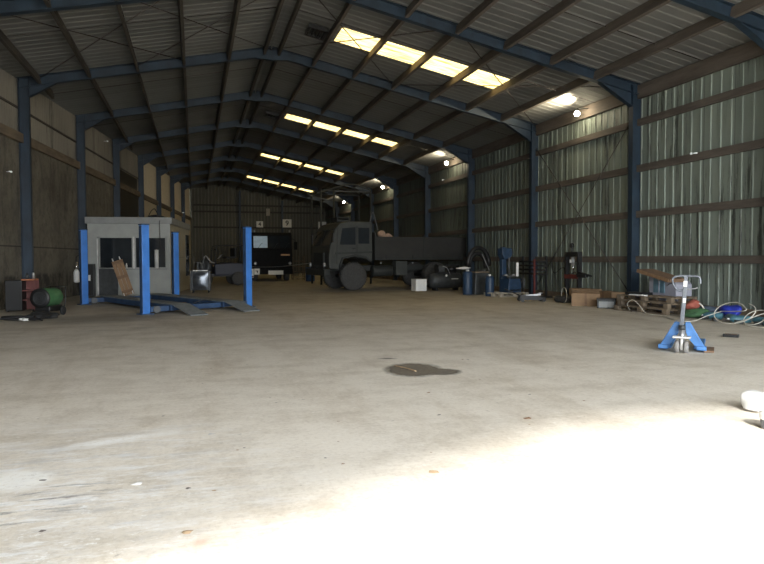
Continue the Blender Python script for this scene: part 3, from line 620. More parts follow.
def build_left_clutter():
    # mechanic's creeper leaning on the cabin
    t = thing('mechanic_creeper', 'wooden mechanic\'s creeper with castors stood on end against the cabin', 'creeper', (-2.2, 23.55, 0))
    t.rotation_euler = (-.2, -.30, .1); t.scale = (.78, 1, 1.12)
    b = MB()
    for x in (-.17, 0, .17): b.box((x, 0, .72), (.16, .025, 1.2))
    b.build('slat_deck', M['ply'], t)
    for z in (.25, .75, 1.25): MB().box((0, -.035, z), (.5, .045, .09)).build('crosspiece', M['card_d'], t)
    for x, z in ((-.2, .16), (.2, .16), (-.17, 1.36), (.15, 1.36)):
        b = MB(); b.box((x, -.04, z), (.05, .07, .09)); cs = b.build('castor', M['chrome'], t); MB().cyl((x - .02, -.1, z), (x + .02, -.1, z), .05, seg=14).build('castor_wheel', M['white'], cs)
    # shiny parts cabinet
    t = thing('parts_washer', 'dark square cabinet with a shiny metal front and bright top lip', 'parts washer', (.2, 26.5, 0), -.1)
    MB().box((0, .25, .52), (.74, .5, .8)).build('cabinet_body', M['darkgrey'], t, .015)
    b = MB(); gr = [[b.bm.verts.new((-.31 + .62 * u / 10, -.035 - .06 * (1 - (u / 5 - 1) ** 2) * (1 - (v / 5 - 1) ** 4), .16 + .70 * v / 10)) for u in range(11)] for v in range(11)]
    for v in range(10):
        for u in range(10): b.bm.faces.new((gr[v][u], gr[v][u + 1], gr[v + 1][u + 1], gr[v + 1][u])).smooth = True
    MB().box((0, -.015, .51), (.64, .03, .72)).build('door_panel', M['darkgrey'], t)
    b.build('front_panel', M['shiny'], t)
    MB().box((0, -.03, .945), (.62, .10, .045)).build('top_lip', M['white'], t, .01)
    MB().box((-.385, .2, .52), (.03, .5, .84)).build('side_rail', M['greysteel'], t); MB().box((.385, .2, .52), (.03, .5, .84)).build('side_rail', M['greysteel'], t)
    for x in (-.32, .32):
        for y in (.03, .45): MB().cyl((x, y, 0), (x, y, .12), .025).build('foot', M['black'], t)
    MB().tube([(.1, .45, .92), (.1, .45, 1.5), (.05, .42, 1.66)], .012, 6).build('tap_pipe', M['greysteel'], t)
    MB().tube([(-.3, .45, .92), (-.3, .45, 1.55)], .015, 6).build('post', M['greysteel'], t); MB().tube([(-.3, .45, 1.3), (-.1, .3, 1.28), (.05, .2, 1.25)], .012, 6).build('tap_pipe', M['galv'], t)
    # tool trolley
    t = thing('tool_trolley', 'black and red tool trolley with an orange-red top beside the left column', 'trolley', (-4.42, 18.55, 0), .0)
    b = MB(); b.box((-.12, 0, .45), (.42, .5, .84)); b.build('cabinet_body', M['black'], t, .015)
    MB().box((.24, 0, .88), (.34, .5, .04)).build('top_tray', M['orange'], t, .01)
    for z in (.32, .58): MB().box((.24, 0, z), (.32, .46, .03)).build('shelf', M['red'], t)
    MB().box((.24, .24, .45), (.32, .02, .84)).build('back_panel', M['red'], t)
    for y in (-.24, .24): MB().box((.40, y, .45), (.03, .03, .86)).build('corner_post', M['red'], t)
    for x in (-.28, .36):
        for y in (-.2, .2): MB().cyl((x, y - .015, .035), (x, y + .015, .035), .035).build('castor', M['rubber'], t)
    for i, (x, y, r, h, m, w) in enumerate(((.18, -.1, .04, .14, 'darkgrey', 'dark grease tin'), (.30, .05, .035, .18, 'galv', 'silver aerosol'))):
        q = thing('tin', 'small %s standing on the red trolley top' % w, 'tin', (-4.42 + x, 18.55 + y, .90)); MB().lathe([(r, 0), (r, h * .8), (r * .6, h)]).build('tin_body', M[m], q); MB().lathe([(r * .5, h), (r * .5, h + .03), (.004, h + .035)]).build('tin_cap', M['black'], q)
    # diesel space heater
    t = thing('space_heater', 'green wheeled space heater with a round black front grille', 'heater', (-3.62, 18.35, 0), -.30); SKIP.add(t.name)
    # barrel along +y, front grille at -y
    MB().lathe([(.19, -.36), (.235, -.34), (.24, -.30), (.24, .30), (.22, .36), (.12, .38)], (0, 0, .47), 'Y', 28).build('barrel', M['green'], t)
    MB().lathe([(.15, -.37), (.245, -.375), (.25, -.33), (.235, -.325), (.15, -.36)], (0, 0, .47), 'Y', 28).build('grille_ring', M['black'], t)
    g = MB()
    for r in (.04, .08, .12, .155): g.tube([(r * math.cos(a * PI / 10), -.385, .47 + r * math.sin(a * PI / 10)) for a in range(21)], .006, 5)
    g.build('grille', M['greysteel'], t); MB().cyl((0, -.366, .47), (0, -.355, .47), .16, seg=24).build('burner_plate', M['greysteel'], t)
    MB().box((0, .05, .2), (.40, .62, .14)).build('fuel_tank', M['black'], t, .03)
    for s in (-1, 1):
        MB().lathe([(.02, -.03), (.1, -.03), (.12, -.02), (.12, .02), (.1, .03), (.02, .03)], (s * .25, .28, .12), 'X', 20).build('wheel', M['rubber'], t)
        MB().tube([(s * .2, -.34, .02), (s * .2, -.34, .14), (s * .2, .34, .14), (s * .2, .5, .34), (s * .2, .52, .72)], .014, 6, 3).build('frame_tube', M['black'], t)
    MB().tube([(-.2, .52, .72), (.2, .52, .72)], .014, 6).build('handle_bar', M['black'], t); MB().tube([(-.25, .28, .12), (.25, .28, .12)], .012, 6).build('axle', M['black'], t)
    MB().tube([(0, -.1, .7), (0, -.1, .76), (0, .15, .76), (0, .15, .7)], .012, 6).build('carry_handle', M['black'], t)
    # cables on the floor by the heater
    t = thing('cable_heap', 'black cable heap with white plugs on the floor below the heater', 'cable', (-3.9, 17.1, 0)); SKIP.add(t.name)
    for i in range(5):
        rnd = random.Random(i); pts = [(rnd.uniform(-.55, .6), rnd.uniform(-.45, .45), .02 + .012 * i + rnd.random() * .05) for _ in range(8)]
        MB().tube(pts, .016, 6, 5).build('cable', M['coilblack'], t)
    for x, y in ((.02, -.2), (.12, -.35)): MB().box((x, y, .05), (.13, .07, .05), rotz(.6 + x)).build('plug', M['white'], t, .01)
    o = MB().blob((-3.42, 16.35, .06), (.36, .2, .10), .3, 3, 5, True).build('rubber_bag', M['rubber']); tag(o, 'crumpled black rubber sack on the floor in front of the heater', 'sack')

# ------------------------------------------------------------------ vehicles
def build_truck():
    a = .165
    O = V((6.90, 28.55, 0)) - V((math.cos(a), math.sin(a), 0)) * 1.3      # local x: 0 = front bumper, grows to the rear; y=0 near side
    t = thing('army_truck', 'dark green army flatbed truck with a boxy cab parked side-on', 'truck', O, a)
    SKIP.add(t.name); W = 2.45; g = M['armygreen']
    prof = [(.12, .98), (.10, 1.55), (.16, 1.95), (.42, 2.78), (.62, 3.0), (.95, 3.10), (2.15, 3.10), (2.22, 2.98), (2.22, 1.28), (2.05, 1.28), (1.85, 1.42), (1.3, 1.5), (.78, 1.40), (.60, 1.05), (.58, .92)]
    MB().prism(prof, .02, W - .02).build('cab', g, t, .05)
    for y in (.012, W - .032):
        MB().prism([(.62, 2.05), (.74, 2.78), (1.38, 2.84), (1.38, 2.05)], y, y + .02).build('side_window', M['glass'], t)
        MB().prism([(1.52, 2.1), (1.52, 2.82), (2.06, 2.82), (2.06, 2.1)], y, y + .02).build('quarter_window', M['glass'], t)
    b = MB(); b.prism([(.4, 1.62), (.4, 1.7), (2.22, 1.76), (2.22, 1.68)], -.02, .02); b.build('trim_band', M['army_d'], t)
    MB().prism([(.45, 1.2), (.5, 2.86), (.53, 2.86), (.48, 1.2)], .0, .03).build('door_seam', M['army_d'], t); MB().box((1.45, .01, 2.15), (.02, .03, 1.5)).build('door_seam', M['army_d'], t)
    MB().box((1.28, -.01, 1.88), (.16, .04, .05)).build('door_handle', M['black'], t)
    # windscreen on the sloping front
    q = MB(); sx = lambda z: .16 + (z - 1.95) * (.26 / .83) - .012
    for y0, y1 in ((.15, 1.19), (1.26, 2.3)): q.quad((sx(2.02), y0, 2.02), (sx(2.02), y1, 2.02), (sx(2.72), y1, 2.72), (sx(2.72), y0, 2.72))
    q.build('windscreen', M['glass'], t)
    b = MB(); b.box((.08, W / 2, 1.42), (.05, 1.3, .55))
    for i in range(5): b.box((.05, W / 2, 1.2 + i * .11), (.04, 1.25, .03))
    b.build('grille', M['army_d'], t)
    MB().box((.0, W / 2, .82), (.28, W, .3)).build('bumper', M['army_d'], t, .03)
    for y in (.3, W - .3): MB().lathe([(.02, -.06), (.1, -.05), (.11, .02), (.02, .03)], (-.02, y, 1.15), 'X', 18).build('headlamp', M['headlight'], t)
    for y in (-.16, W + .16):
        mi = MB(); mi.box((.22, y, 2.35), (.06, .2, .42)); mi = mi.build('mirror', M['black'], t, .02); MB().tube([(.22, y, 2.55), (.3, y * .5 + W * .25 if y > 1 else .02, 2.7)], .015, 6).build('mirror_arm', M['black'], mi)
    b = MB()
    b.prism([(.62, 1.05), (.78, 1.44), (1.3, 1.56), (1.84, 1.46), (2.05, 1.28), (2.08, 1.33), (1.86, 1.53), (1.3, 1.63), (.72, 1.5), (.55, 1.07)], -.06, .25); b.build('wheel_arch', M['army_d'], t)
    # roof hatch and rack
    b = MB(); b.box((1.0, .9, 3.28), (.62, .7, .05)); b.box((.72, .9, 3.19), (.05, .7, .2)); b.box((1.28, .9, 3.19), (.05, .7, .2)); b.box((1.0, .56, 3.14), (.6, .04, .1)); b.build('roof_hatch', M['army_d'], t, .01)
    MB().tube([(2.2, .3, 3.05), (2.32, .3, 3.48), (2.42, .3, 3.48), (2.62, .3, 2.7)], .022, 8, 3).build('exhaust_stack', M['greysteel'], t)
    # chassis
    b = MB()
    for y in (.75, W - .75): b.box((3.7, y, .98), (7.2, .09, .24))
    for x in (.4, 2.4, 4.2, 6.9): b.box((x, W / 2, .98), (.1, W - 1.5, .2))
    b.build('chassis', M['army_d'], t)
    # bed with drop sides: floor, headboard, two boards per side
    MB().box((4.82, W / 2, 1.42), (4.95, W, .12)).build('bed_floor', M['army_d'], t)
    for y in (.02, W - .02):
        for x0, x1 in ((2.38, 4.86), (4.92, 7.28)):
            bd = MB(); bd.box(((x0 + x1) / 2, y, 1.95), (x1 - x0, .05, .96)); bd = bd.build('drop_side', M['bedgreen'], t, .01)
            for z in (1.62, 1.94, 2.26): MB().box(((x0 + x1) / 2, y - (.03 if y < 1 else -.03), z), (x1 - x0, .02, .03)).build('rib', M['army_d'], bd)
        for x in (2.36, 4.89, 7.3): MB().box((x, y, 1.98), (.07, .08, 1.08)).build('stake', M['army_d'], t)
        for x in (2.9, 4.3, 5.4, 6.8): MB().box((x, y - (.035 if y < 1 else -.035), 1.5), (.06, .03, .16)).build('hinge', M['black'], t)
    MB().box((2.36, W / 2, 2.05), (.06, W - .1, 1.15)).build('headboard', M['bedgreen'], t); MB().box((7.3, W / 2, 1.95), (.05, W - .1, .96)).build('tailgate', M['bedgreen'], t)
    for x, y in ((1.3, .17), (1.3, W - .17), (5.55, .17), (5.55, W - .17)):
        bt, bh = MB(), MB(); wheel(bt, bh, (x, y, .62), .62, .36); wt = bt.build('tyre', M['tyre'], t); hb = bh.build('hub', M['hub'], wt)
        n = MB(); yy = y - .19 if y < 1 else y + .19
        for i in range(8): n.cyl((x + .16 * math.cos(i * PI / 4), yy + .0, .62 + .16 * math.sin(i * PI / 4)), (x + .16 * math.cos(i * PI / 4), yy + (.05 if y < 1 else -.05), .62 + .16 * math.sin(i * PI / 4)), .018, seg=6)
        n.build('wheel_nuts', M['tread'], wt)
        tr = MB()
        for i in range(36): ang = i * PI / 18; tr.box((x + .62 * math.cos(ang), y, .62 + .62 * math.sin(ang)), (.04, .30, .05), Matrix.Rotation(-ang, 4, 'Y') @ Matrix.Rotation(.35, 4, 'X'))
        tr.build('tread', M['tyre'], wt)
    for x in (1.3, 5.55): MB().cyl((x, .2, .62), (x, W - .2, .62), .09).build('axle', M['army_d'], t)
    MB().lathe([(.02, -.5), (.24, -.5), (.26, -.47), (.26, .47), (.24, .5), (.02, .5)], (2.9, .5, .85), 'X', 24).build('fuel_tank', M['army_d'], t)
    MB().box((3.72, .25, .98), (.58, .45, .66)).build('side_locker', M['armygreen'], t, .02)
    for x in (2.65, 4.3): MB().cyl((x, .02, 1.22), (x, .06, 1.22), .035).build('marker_lamp', M['headlight'], t)
    # tan plush bundle on the bed
    Rt = rotz(a)
    def tw(x, y, z): return Rt @ V((x, y, z)) + O
    c = tw(2.95, .35, 2.52)
    q = thing('plush_bundle', 'tan plush bundle lying on top of the truck side board behind the cab', 'bundle', (c.x, c.y, c.z - .1), .2); SKIP.add(q.name); q.scale = (.85, .85, .85)
    MB().blob((-.14, 0, .16), (.22, .2, .19), .12, 3, 2).build('plush_head', M['tan'], q); MB().blob((.22, .02, .06), (.30, .2, .13), .22, 3, 4).build('plush_body', M['tan'], q); MB().blob((-.05, -.1, -.02), (.13, .1, .12), .2, 2, 8).build('plush_arm', M['tan'], q)
    # white carton in front of the truck
    q = thing('white_box', 'plain white cube-shaped box on the floor in front of the truck', 'box', (9.62, 26.45, 0), .1)
    MB().box((0, 0, .255), (.52, .5, .51)).build('box_body', M['white'], q, .008); MB().box((0, 0, .515), (.53, .51, .02)).build('lid', M['offwhite'], q)

def build_truck_two():
    t = thing('black_lorry', 'black lorry facing the camera with a wide split windscreen', 'truck', (4.56, 39.0, 0), -.0)
    W = 2.55; k = M['truckblack']          # local -y faces the camera
    prof = [(0, .55), (0, 2.0), (.05, 2.05), (.16, 2.92), (.30, 3.1), (1.9, 3.12), (1.95, 3.0), (1.95, .7)]
    b = MB(); b.prism(prof, -W / 2, W / 2, 'YZ'); b.build('cab', k, t, .04)
    fy = lambda z: .05 + (z - 2.05) * .11 / .87 - .012
    def pane(x0, x1, z0, z1, m, n): return MB().quad((x0, fy(z0), z0), (x1, fy(z0), z0), (x1, fy(z1), z1), (x0, fy(z1), z1)).build(n, m, t)
    pane(-1.15, -.28, 2.12, 2.86, M['bluewin'], 'windscreen'); pane(-.2, .42, 2.12, 2.86, M['glass'], 'windscreen'); pane(.48, 1.15, 2.12, 2.86, M['glass'], 'windscreen')
    for x in (-.9, .1, .8): MB().tube([(x, -.0, 2.06), (x + .2, .03, 2.35), (x + .32, .04, 2.42)], .012, 5).build('wiper', M['black'], t)
    MB().prism([(.55, 1.62), (1.12, 1.62), (1.12, 1.72), (.55, 1.72)], -.03, 0).build('amber_marker', M['amber'], t)
    for x in (-1.05, 1.12): MB().lathe([(.02, -.05), (.08, -.045), (.1, -.02), (.1, .03), (.02, .04)], (x, -.0, 1.13), 'Y', 18).build('headlight', M['headlight'], t)
    for x in (-1.08, 1.14): MB().lathe([(.02, 0), (.05, .01), (.05, .12), (.02, .16)], (x, .3, 3.1)).build('roof_marker', M['headlight'], t)
    MB().box((0, -.08, .62), (W, .2, .34)).build('bumper', k, t, .03)
    MB().box((.2, -.20, .55), (.94, .02, .26)).build('number_plate', M['sign'], t)
    p = MB().box((-.98, -.20, .62), (.34, .02, .38)).build('placard', M['sign'], t); MB().box((-.98, -.212, .66), (.16, .008, .05)).build('placard_mark', M['ink'], p); MB().box((-.95, -.212, .60), (.05, .008, .12)).build('placard_mark', M['ink'], p)
    p = MB().box((-1.36, -.20, .52), (.36, .02, .56)).build('placard', M['sign'], t); p['label'] = 'white placard with a red border'
    MB().box((-1.36, -.213, .31), (.34, .008, .1)).build('placard_border', M['red'], p); MB().prism([(-1.42, .58), (-1.28, .47), (-1.28, .69)], -.215, -.21).build('placard_mark', M['ink'], p)
    for s in (-1, 1):
        m = MB(); m.box((s * (W / 2 + .22), -.05, 2.25), (.2, .06, .5)); m = m.build('mirror', k, t, .02); MB().tube([(s * W / 2, .1, 2.7), (s * (W / 2 + .2), -.03, 2.6), (s * (W / 2 + .2), -.03, 2.45)], .015, 6).build('mirror_arm', k, m)
    for x in (-1.02, 1.02):
        for y in (.95, 5.0):
            bt, bh = MB(), MB(); wheel(bt, bh, (x, y, .5), .5, .32, 'X'); w = bt.build('tyre', M['tyre'], t); bh.build('hub', M['hub'], w)
    b = MB()
    for x in (-.42, .42): b.box((x, 3.6, .85), (.1, 6.2, .24))
    b.build('chassis', k, t)
    MB().box((0, 4.6, 1.75), (2.45, 5.0, 1.5)).build('load_body', k, t, .02)
    # number boards on the back wall
    for x, z, w, s, n in ((6.14, 4.76, .64, '4', 'small square white board with a black four on the back wall'), (8.75, 4.86, .86, '9', 'larger white board with a black nine, nearer the army truck')):
        q = thing('number_board', n, 'sign', (x, YB - .47 if s == '9' else YB - .16, z))
        SKIP.add(q.name); MB().box((0, 0, 0), (w, .03, w * .92)).build('board', M['sign'], q); text(s, w * .8, M['ink'], q, (0, -.022, 0), (PI / 2, 0, 0))
        MB().box((0, .08, 0), (.06, .14, .06)).build('fixing', M['darkgrey'], q)
    q = thing('pale_board', 'pale cream board on the back wall beside the truck cab', 'sign', (12.3, YB - .16, 4.70)); SKIP.add(q.name); MB().box((0, 0, 0), (.8, .03, .75)).build('board', M['sign'], q); MB().box((0, .08, 0), (.06, .14, .06)).build('fixing', M['darkgrey'], q)
    q = thing('notice_sheet', 'faint grey notice sheet high on the back wall', 'notice', (6.95, YB - .16, 5.95)); SKIP.add(q.name); MB().box((0, 0, 0), (.36, .02, .7)).build('sheet', M['palepallet'], q); MB().box((0, .08, .2), (.06, .14, .06)).build('fixing', M['darkgrey'], q)
    # drum
    q = thing('steel_drum', 'dark blue steel drum standing between the two trucks', 'drum', (6.85, 38.6, 0))
    MB().lathe([(.28, 0), (.29, .02), (.28, .04), (.28, .28), (.295, .30), (.28, .32), (.28, .58), (.295, .6), (.28, .62), (.28, .86), (.29, .88), (.27, .88), (.26, .86)]).build('drum_shell', M['drumblue'], q); MB().cyl((0.1, .1, .86), (.1, .1, .885), .03).build('bung', M['galv'], q)
    q = thing('lattice_crate', 'dark open lattice crate of thin battens right of the black lorry', 'crate', (6.55, 41.2, 0), .0)
    for x in (-.38, 0, .38): MB().box((x, 0, .8), (.05, .05, 1.6)).build('upright', M['pallet'], q)
    for z in (.2, .55, .9, 1.25): MB().box((0, -.04, z), (.84, .03, .07)).build('batten', M['pallet'], q)
    for x in (-.38, .38): MB().box((x, .6, .8), (.05, .05, 1.6)).build('upright', M['pallet'], q); MB().box((x, .3, 1.5), (.04, .6, .05)).build('rail', M['pallet'], q); MB().box((x, .3, .1), (.04, .6, .05)).build('rail', M['pallet'], q)
    MB().tube([(3.25, 38.65, .92), (3.9, 37.0, .93), (4.6, 34.5, 1.0), (5.3, 32.0, 1.15), (5.78, 29.95, 1.25)], .014, 6, 8).build('tow_rope', M['rope'])
    tag(bpy.data.objects['tow_rope'], 'pale rope sagging in front of the black lorry', 'rope')

def build_jeep():
    t = thing('stripped_jeep', 'stripped dark navy vehicle without bonnet parked behind the lift', 'vehicle', (1.35, 33.4, 0), .15)
    # side-on, nose to the left
    MB().prism([(-.4, .55), (-.4, 1.15), (.1, 1.2), (.9, 1.22), (1.25, 1.1), (1.3, .55)], 0, 1.5).build('body', M['navy'], t, .05)
    MB().prism([(.1, 1.2), (.25, 1.24), (1.2, 1.16), (1.25, 1.1)], .05, 1.45).build('wing', M['navy'], t, .03)
    b = MB()
    for y in (.25, 1.2): b.box((-.2, y, .55), (2.6, .1, .14))
    b.build('chassis_rail', M['black'], t)
    MB().blob((-.75, .75, 1.0), (.32, .3, .42), .25, 3, 3).build('engine', M['darkgrey'], t)
    MB().box((-1.25, .75, .95), (.1, 1.0, .6)).build('radiator', M['darkgrey'], t, .02)
    MB().tube([(-1.0, .3, 1.15), (-.85, .2, 1.6), (-.6, .15, 1.3), (-.3, .2, 1.2)], .03, 6, 4).build('loose_hose', M['galv'], t)
    for y in (.1, 1.4):
        MB().tube([(-.35, y, 1.15), (-.3, y, 1.95), (-.1, y, 2.15), (1.1, y, 2.15), (1.25, y, 2.0), (1.3, y, 1.1)], .03, 8, 3).build('roll_bar', M['black'], t)
    MB().tube([(-.3, .1, 1.95), (-.3, 1.4, 1.95)], .03, 8).build('roll_bar', M['black'], t); MB().tube([(1.1, .1, 2.15), (1.1, 1.4, 2.15)], .03, 8).build('roll_bar', M['black'], t)
    b = MB(); b.box((.5, .75, 1.5), (.5, 1.2, .12)); b.box((.75, .75, 1.75), (.12, 1.2, .55)); b.build('seat', M['rubber'], t, .04)
    MB().tube([(.12 * math.cos(i * PI / 8) - .05, .4 + .18 * math.sin(i * PI / 8), 1.55 + .12 * math.cos(i * PI / 8)) for i in range(17)], .014, 6).build('steering_wheel', M['galv'], t)
    for x in (-.9, .85):
        for y in (.0, 1.5):
            bt, bh = MB(), MB(); wheel(bt, bh, (x, y, .37), .37, .24); w = bt.build('tyre', M['tyre'], t); bh.build('hub', M['hub'], w)
    for i, (x, y, z) in enumerate(((-.7, .35, 1.42), (-.6, .4, 1.25), (-.45, .3, 1.05))): MB().cyl((x, y, z), (x + .09, y, z + .02), .04).build('fitting', M['fig'], t)

def build_canopy_frame():
    t = thing('canopy_frame', 'tall dark tubular canopy frame standing behind the army truck', 'frame', (7.9, 33.6, 0), .08)
    P = [(-1.35, 0), (-.62, 0), (1.5, 0), (-1.35, 2.0), (1.5, 2.0)]
    for x, y in P: MB().cyl((x, y, 0), (x, y, 5.2), .055, seg=10).build('upright', M['army_d'], t)
    for y in (0, 2.0):
        MB().tube([(-1.6, y, 4.95), (-.8, y, 5.2), (.2, y, 5.5), (.9, y, 5.42), (1.5, y, 5.2)], .045, 8, 4).build('roof_hoop', M['army_d'], t)
        MB().cyl((-1.35, y, 5.1), (1.5, y, 5.1), .035, seg=8).build('top_rail', M['greysteel'], t)
    for x in (-1.35, 1.5): MB().cyl((x, 0, 5.1), (x, 2.0, 5.1), .035, seg=8).build('top_rail', M['greysteel'], t)
    MB().tube([(-2.1, -.1, 4.9), (-1.6, -.05, 4.72), (-.9, 0, 4.62), (-.6, 0, 4.75)], .035, 8, 4).build('cross_strut', M['greysteel'], t)
    MB().cyl((-1.35, 0, 2.5), (1.5, 0, 2.5), .035, seg=8).build('mid_rail', M['army_d'], t)

# ------------------------------------------------------------------ right side machines
def pallet(name, label, loc, rz, m, W=1.2, D=.8, group=None, parent_z=0):
    t = thing(name, label, 'pallet', loc, rz, group)
    for y in (-D / 2 + .06, -D / 4 + .03, 0, D / 4 - .03, D / 2 - .06): MB().box((0, y, .133), (W, .11 if abs(y) > .3 else .095, .022)).build('deck_board', m, t)
    for x in (-W / 2 + .07, 0, W / 2 - .07):
        MB().box((x, 0, .111), (.14, D, .022)).build('stringer_board', m, t)
        for y in (-D / 2 + .07, 0, D / 2 - .07): MB().box((x, y, .061), (.14, .12, .078)).build('block', m, t)
    for y in (-D / 2 + .07, 0, D / 2 - .07): MB().box((0, y, .011), (W, .11, .022)).build('base_board', m, t)
    return t

def build_right_machines():
    rz = math.atan2(-.9, .55)
    # compressor
    t = thing('air_compressor', 'dark horizontal-tank air compressor on the floor at the truck tail', 'compressor', (10.95, 26.6, 0), .05)
    MB().lathe([(.04, -.80), (.2, -.78), (.31, -.70), (.34, -.60), (.34, .60), (.31, .70), (.2, .78), (.04, .80)], (0, 0, .44), 'X', 28).build('tank', M['darkgrey'], t)
    MB().box((0, 0, .80), (.9, .3, .04)).build('saddle_plate', M['black'], t)
    MB().box((-.2, 0, .96), (.26, .24, .28)).build('pump_block', M['darkgrey'], t, .02); MB().cyl((.15, 0, .95), (.5, 0, .95), .12, seg=20).build('motor', M['black'], t)
    MB().cyl((-.45, -.02, .98), (-.38, -.02, .98), .2, seg=24).build('flywheel', M['black'], t)
    for x in (-.5, .5): MB().box((x, 0, .06), (.1, .44, .12)).build('foot', M['black'], t)
    MB().box((.32, -.335, .52), (.32, .02, .03)).build('maker_plate', M['white'], t); MB().cyl((-.1, -.3, .66), (-.1, -.36, .68), .045, seg=14).build('gauge', M['white'], t)
    MB().tube([(-.2, -.1, 1.08), (0, -.2, 1.0), (.1, -.3, .72)], .014, 6, 4).build('air_pipe', M['galv'], t)
    # pallet with tyre changer
    p = pallet('machine_pallet', 'pale pallet carrying the blue tyre changer by the right wall', (11.62, 22.0, 0), 0.22, M['palepallet'], 1.35, 1.0)
    zb = .145; c = V((11.78, 22.0, zb))
    t = thing('tyre_changer', 'blue tyre changer with a tall column and broad head', 'tyre changer', c, .15)
    MB().prism([(-.28, 0), (.30, 0), (.30, .22), (.26, .52), (-.24, .52), (-.28, .22)], -.3, .3).build('base_cabinet', M['machblue'], t, .02)
    MB().cyl((-.02, 0, .52), (-.02, 0, .60), .10).build('turntable_hub', M['darkgrey'], t); MB().cyl((-.02, 0, .60), (-.02, 0, .63), .26, seg=28).build('turntable', M['greysteel'], t)
    for i in range(4): MB().box((-.02 + .2 * math.cos(i * PI / 2), .2 * math.sin(i * PI / 2), .655), (.08, .06, .05), rotz(i * PI / 2)).build('clamp_jaw', M['galv'], t)
    MB().box((-.05, .38, .85), (.2, .18, 1.7)).build('column', M['machblue'], t, .015)
    MB().prism([(-.26, 1.42), (-.15, 1.24), (.08, 1.24), (.2, 1.42), (.2, 1.66), (-.26, 1.66)], .12, .46).build('head', M['machblue'], t, .02)
    MB().cyl((.02, .1, .72), (.02, .1, 1.3), .035).build('mount_shaft', M['greysteel'], t)
    MB().box((.2, -.18, .86), (.09, .05, .52)).build('air_gauge_strip', M['white'], t, .01)
    MB().tube([(.3, -.1, .3), (.45, -.15, .42), (.5, -.1, .65)], .03, 8, 4).build('bead_arm', M['black'], t); MB().box((.48, -.1, .35), (.08, .3, .36)).build('bead_breaker', M['darkgrey'], t, .02)
    for i in range(3): MB().box((-.15 + .15 * i, -.36, .1), (.08, .16, .03)).build('pedal', M['black'], t)
    # two blue canisters left of the changer
    for (x, y, z, r, h, w) in ((10.98, 22.15, .0, .17, .76, 'slim blue canister standing left of the tyre changer pallet'), (10.52, 23.2, .0, .19, .92, 'larger blue canister nearest the compressor')):
        q = thing('blue_canister', w, 'canister', (x, y, z)); MB().lathe([(r * .95, 0), (r, .03), (r, h - .08), (r * .85, h - .02), (r * .4, h)]).build('canister_body', M['machblue'], q); MB().lathe([(r * .35, h), (r * .35, h + .06), (.01, h + .07)]).build('cap', M['offwhite'], q)
    q = thing('white_can', 'small crumpled white sheet lying on the larger blue canister', 'sheet', (10.46, 23.15, .99)); MB().blob((-.1, 0, .05), (.26, .11, .05), .35, 3, 12).build('crumpled_sheet', M['offwhite'], q)
    # wheel balancer with hood and hanging tyre tubes
    t = thing('wheel_balancer', 'black wheel balancer with a round hood behind the blue canisters', 'wheel balancer', (11.1, 23.4, 0), .2)
    MB().prism([(-.35, 0), (.35, 0), (.3, .85), (-.3, .85)], -.25, .25).build('pedestal', M['darkgrey'], t, .03)
    pts = [(.52 * math.cos(a * PI / 12), 0, 1.12 + .72 * math.sin(a * PI / 12)) for a in range(13)]
    MB().tube(pts, .09, 8).build('hood', M['black'], t); MB().tube([(x * .8, .08, 1.05 + (z - 1.12) * .8) for x, y, z in pts], .09, 8).build('hood_inner', M['black'], t)
    MB().cyl((.05, -.35, .95), (.05, .1, .95), .035).build('spindle', M['greysteel'], t); MB().bar((-.05, -.3, 1.6), (.3, -.3, .95), .025, .02).build('caliper', M['galv'], t)
    MB().box((0, 0, .88), (.7, .5, .05)).build('tray', M['pallet'], t, .01)
    # pipe rack
    t = thing('pipe_rack', 'black rack of horizontal bars with a red post against the right wall', 'rack', (12.55, 21.5, 0), PI / 2)
    for x in (-.85, .85): MB().box((x, 0, .75), (.06, .06, 1.5)).build('upright', M['black'], t); MB().box((x, .0, .03), (.08, .5, .06)).build('rack_foot', M['black'], t)
    for z in (.85, 1.0, 1.15, 1.3): MB().cyl((-1.0, .06, z), (1.0, .06, z), .035, seg=10).build('bar', M['rubber'], t)
    MB().box((-.25, .13, .72), (.07, .05, 1.35)).build('post', M['red'], t)
    t = thing('air_hose', 'thin black air hose looped down beside the second right column', 'hose', (12.75, 18.9, 0)); MB().tube([(.1, 1.9, 1.35), (.0, 1.5, .9), (.05, 1.0, 1.1), (.0, .6, .8), (.02, .2, .95), (.0, .0, .4), (.03, .3, .25)], .014, 6, 6).build('hose', M['coilblack'], t)
    # floor jack in front of second column
    t = thing('floor_jack', 'low black trolley jack with silver parts at the second column foot', 'jack', (11.0, 19.0, 0), -.2)
    MB().prism([(-.45, .05), (.4, .05), (.45, .12), (.1, .2), (-.4, .22)], -.14, -.11).build('side_plate', M['black'], t); MB().prism([(-.45, .05), (.4, .05), (.45, .12), (.1, .2), (-.4, .22)], .11, .14).build('side_plate', M['black'], t)
    MB().bar((-.3, 0, .18), (.3, 0, .24), .1, .06).build('lift_arm', M['galv'], t); MB().cyl((.3, 0, .26), (.3, 0, .3), .07).build('saddle', M['galv'], t)
    for x in (-.36, .36):
        for y in (-.17, .17): MB().cyl((x, y - .02, .06), (x, y + .02, .06), .06).build('jack_wheel', M['black'], t)
    MB().tube([(-.4, 0, .2), (-.7, 0, .34), (-.9, .02, .42)], .022, 8).build('handle', M['black'], t)
    t = thing('hydraulic_press', 'black H-frame workshop press with a gauge on top against the right wall', 'press', (12.45, 18.75, 0), PI / 2)
    for x in (-.36, .36): MB().box((x, 0, .8), (.09, .14, 1.6)).build('upright', M['black'], t); MB().box((x, 0, .03), (.10, .6, .06)).build('press_foot', M['black'], t)
    MB().box((0, 0, 1.55), (.82, .16, .16)).build('top_beam', M['black'], t, .01); MB().box((0, 0, .82), (.8, .18, .14)).build('bed_beam', M['red'], t, .01)
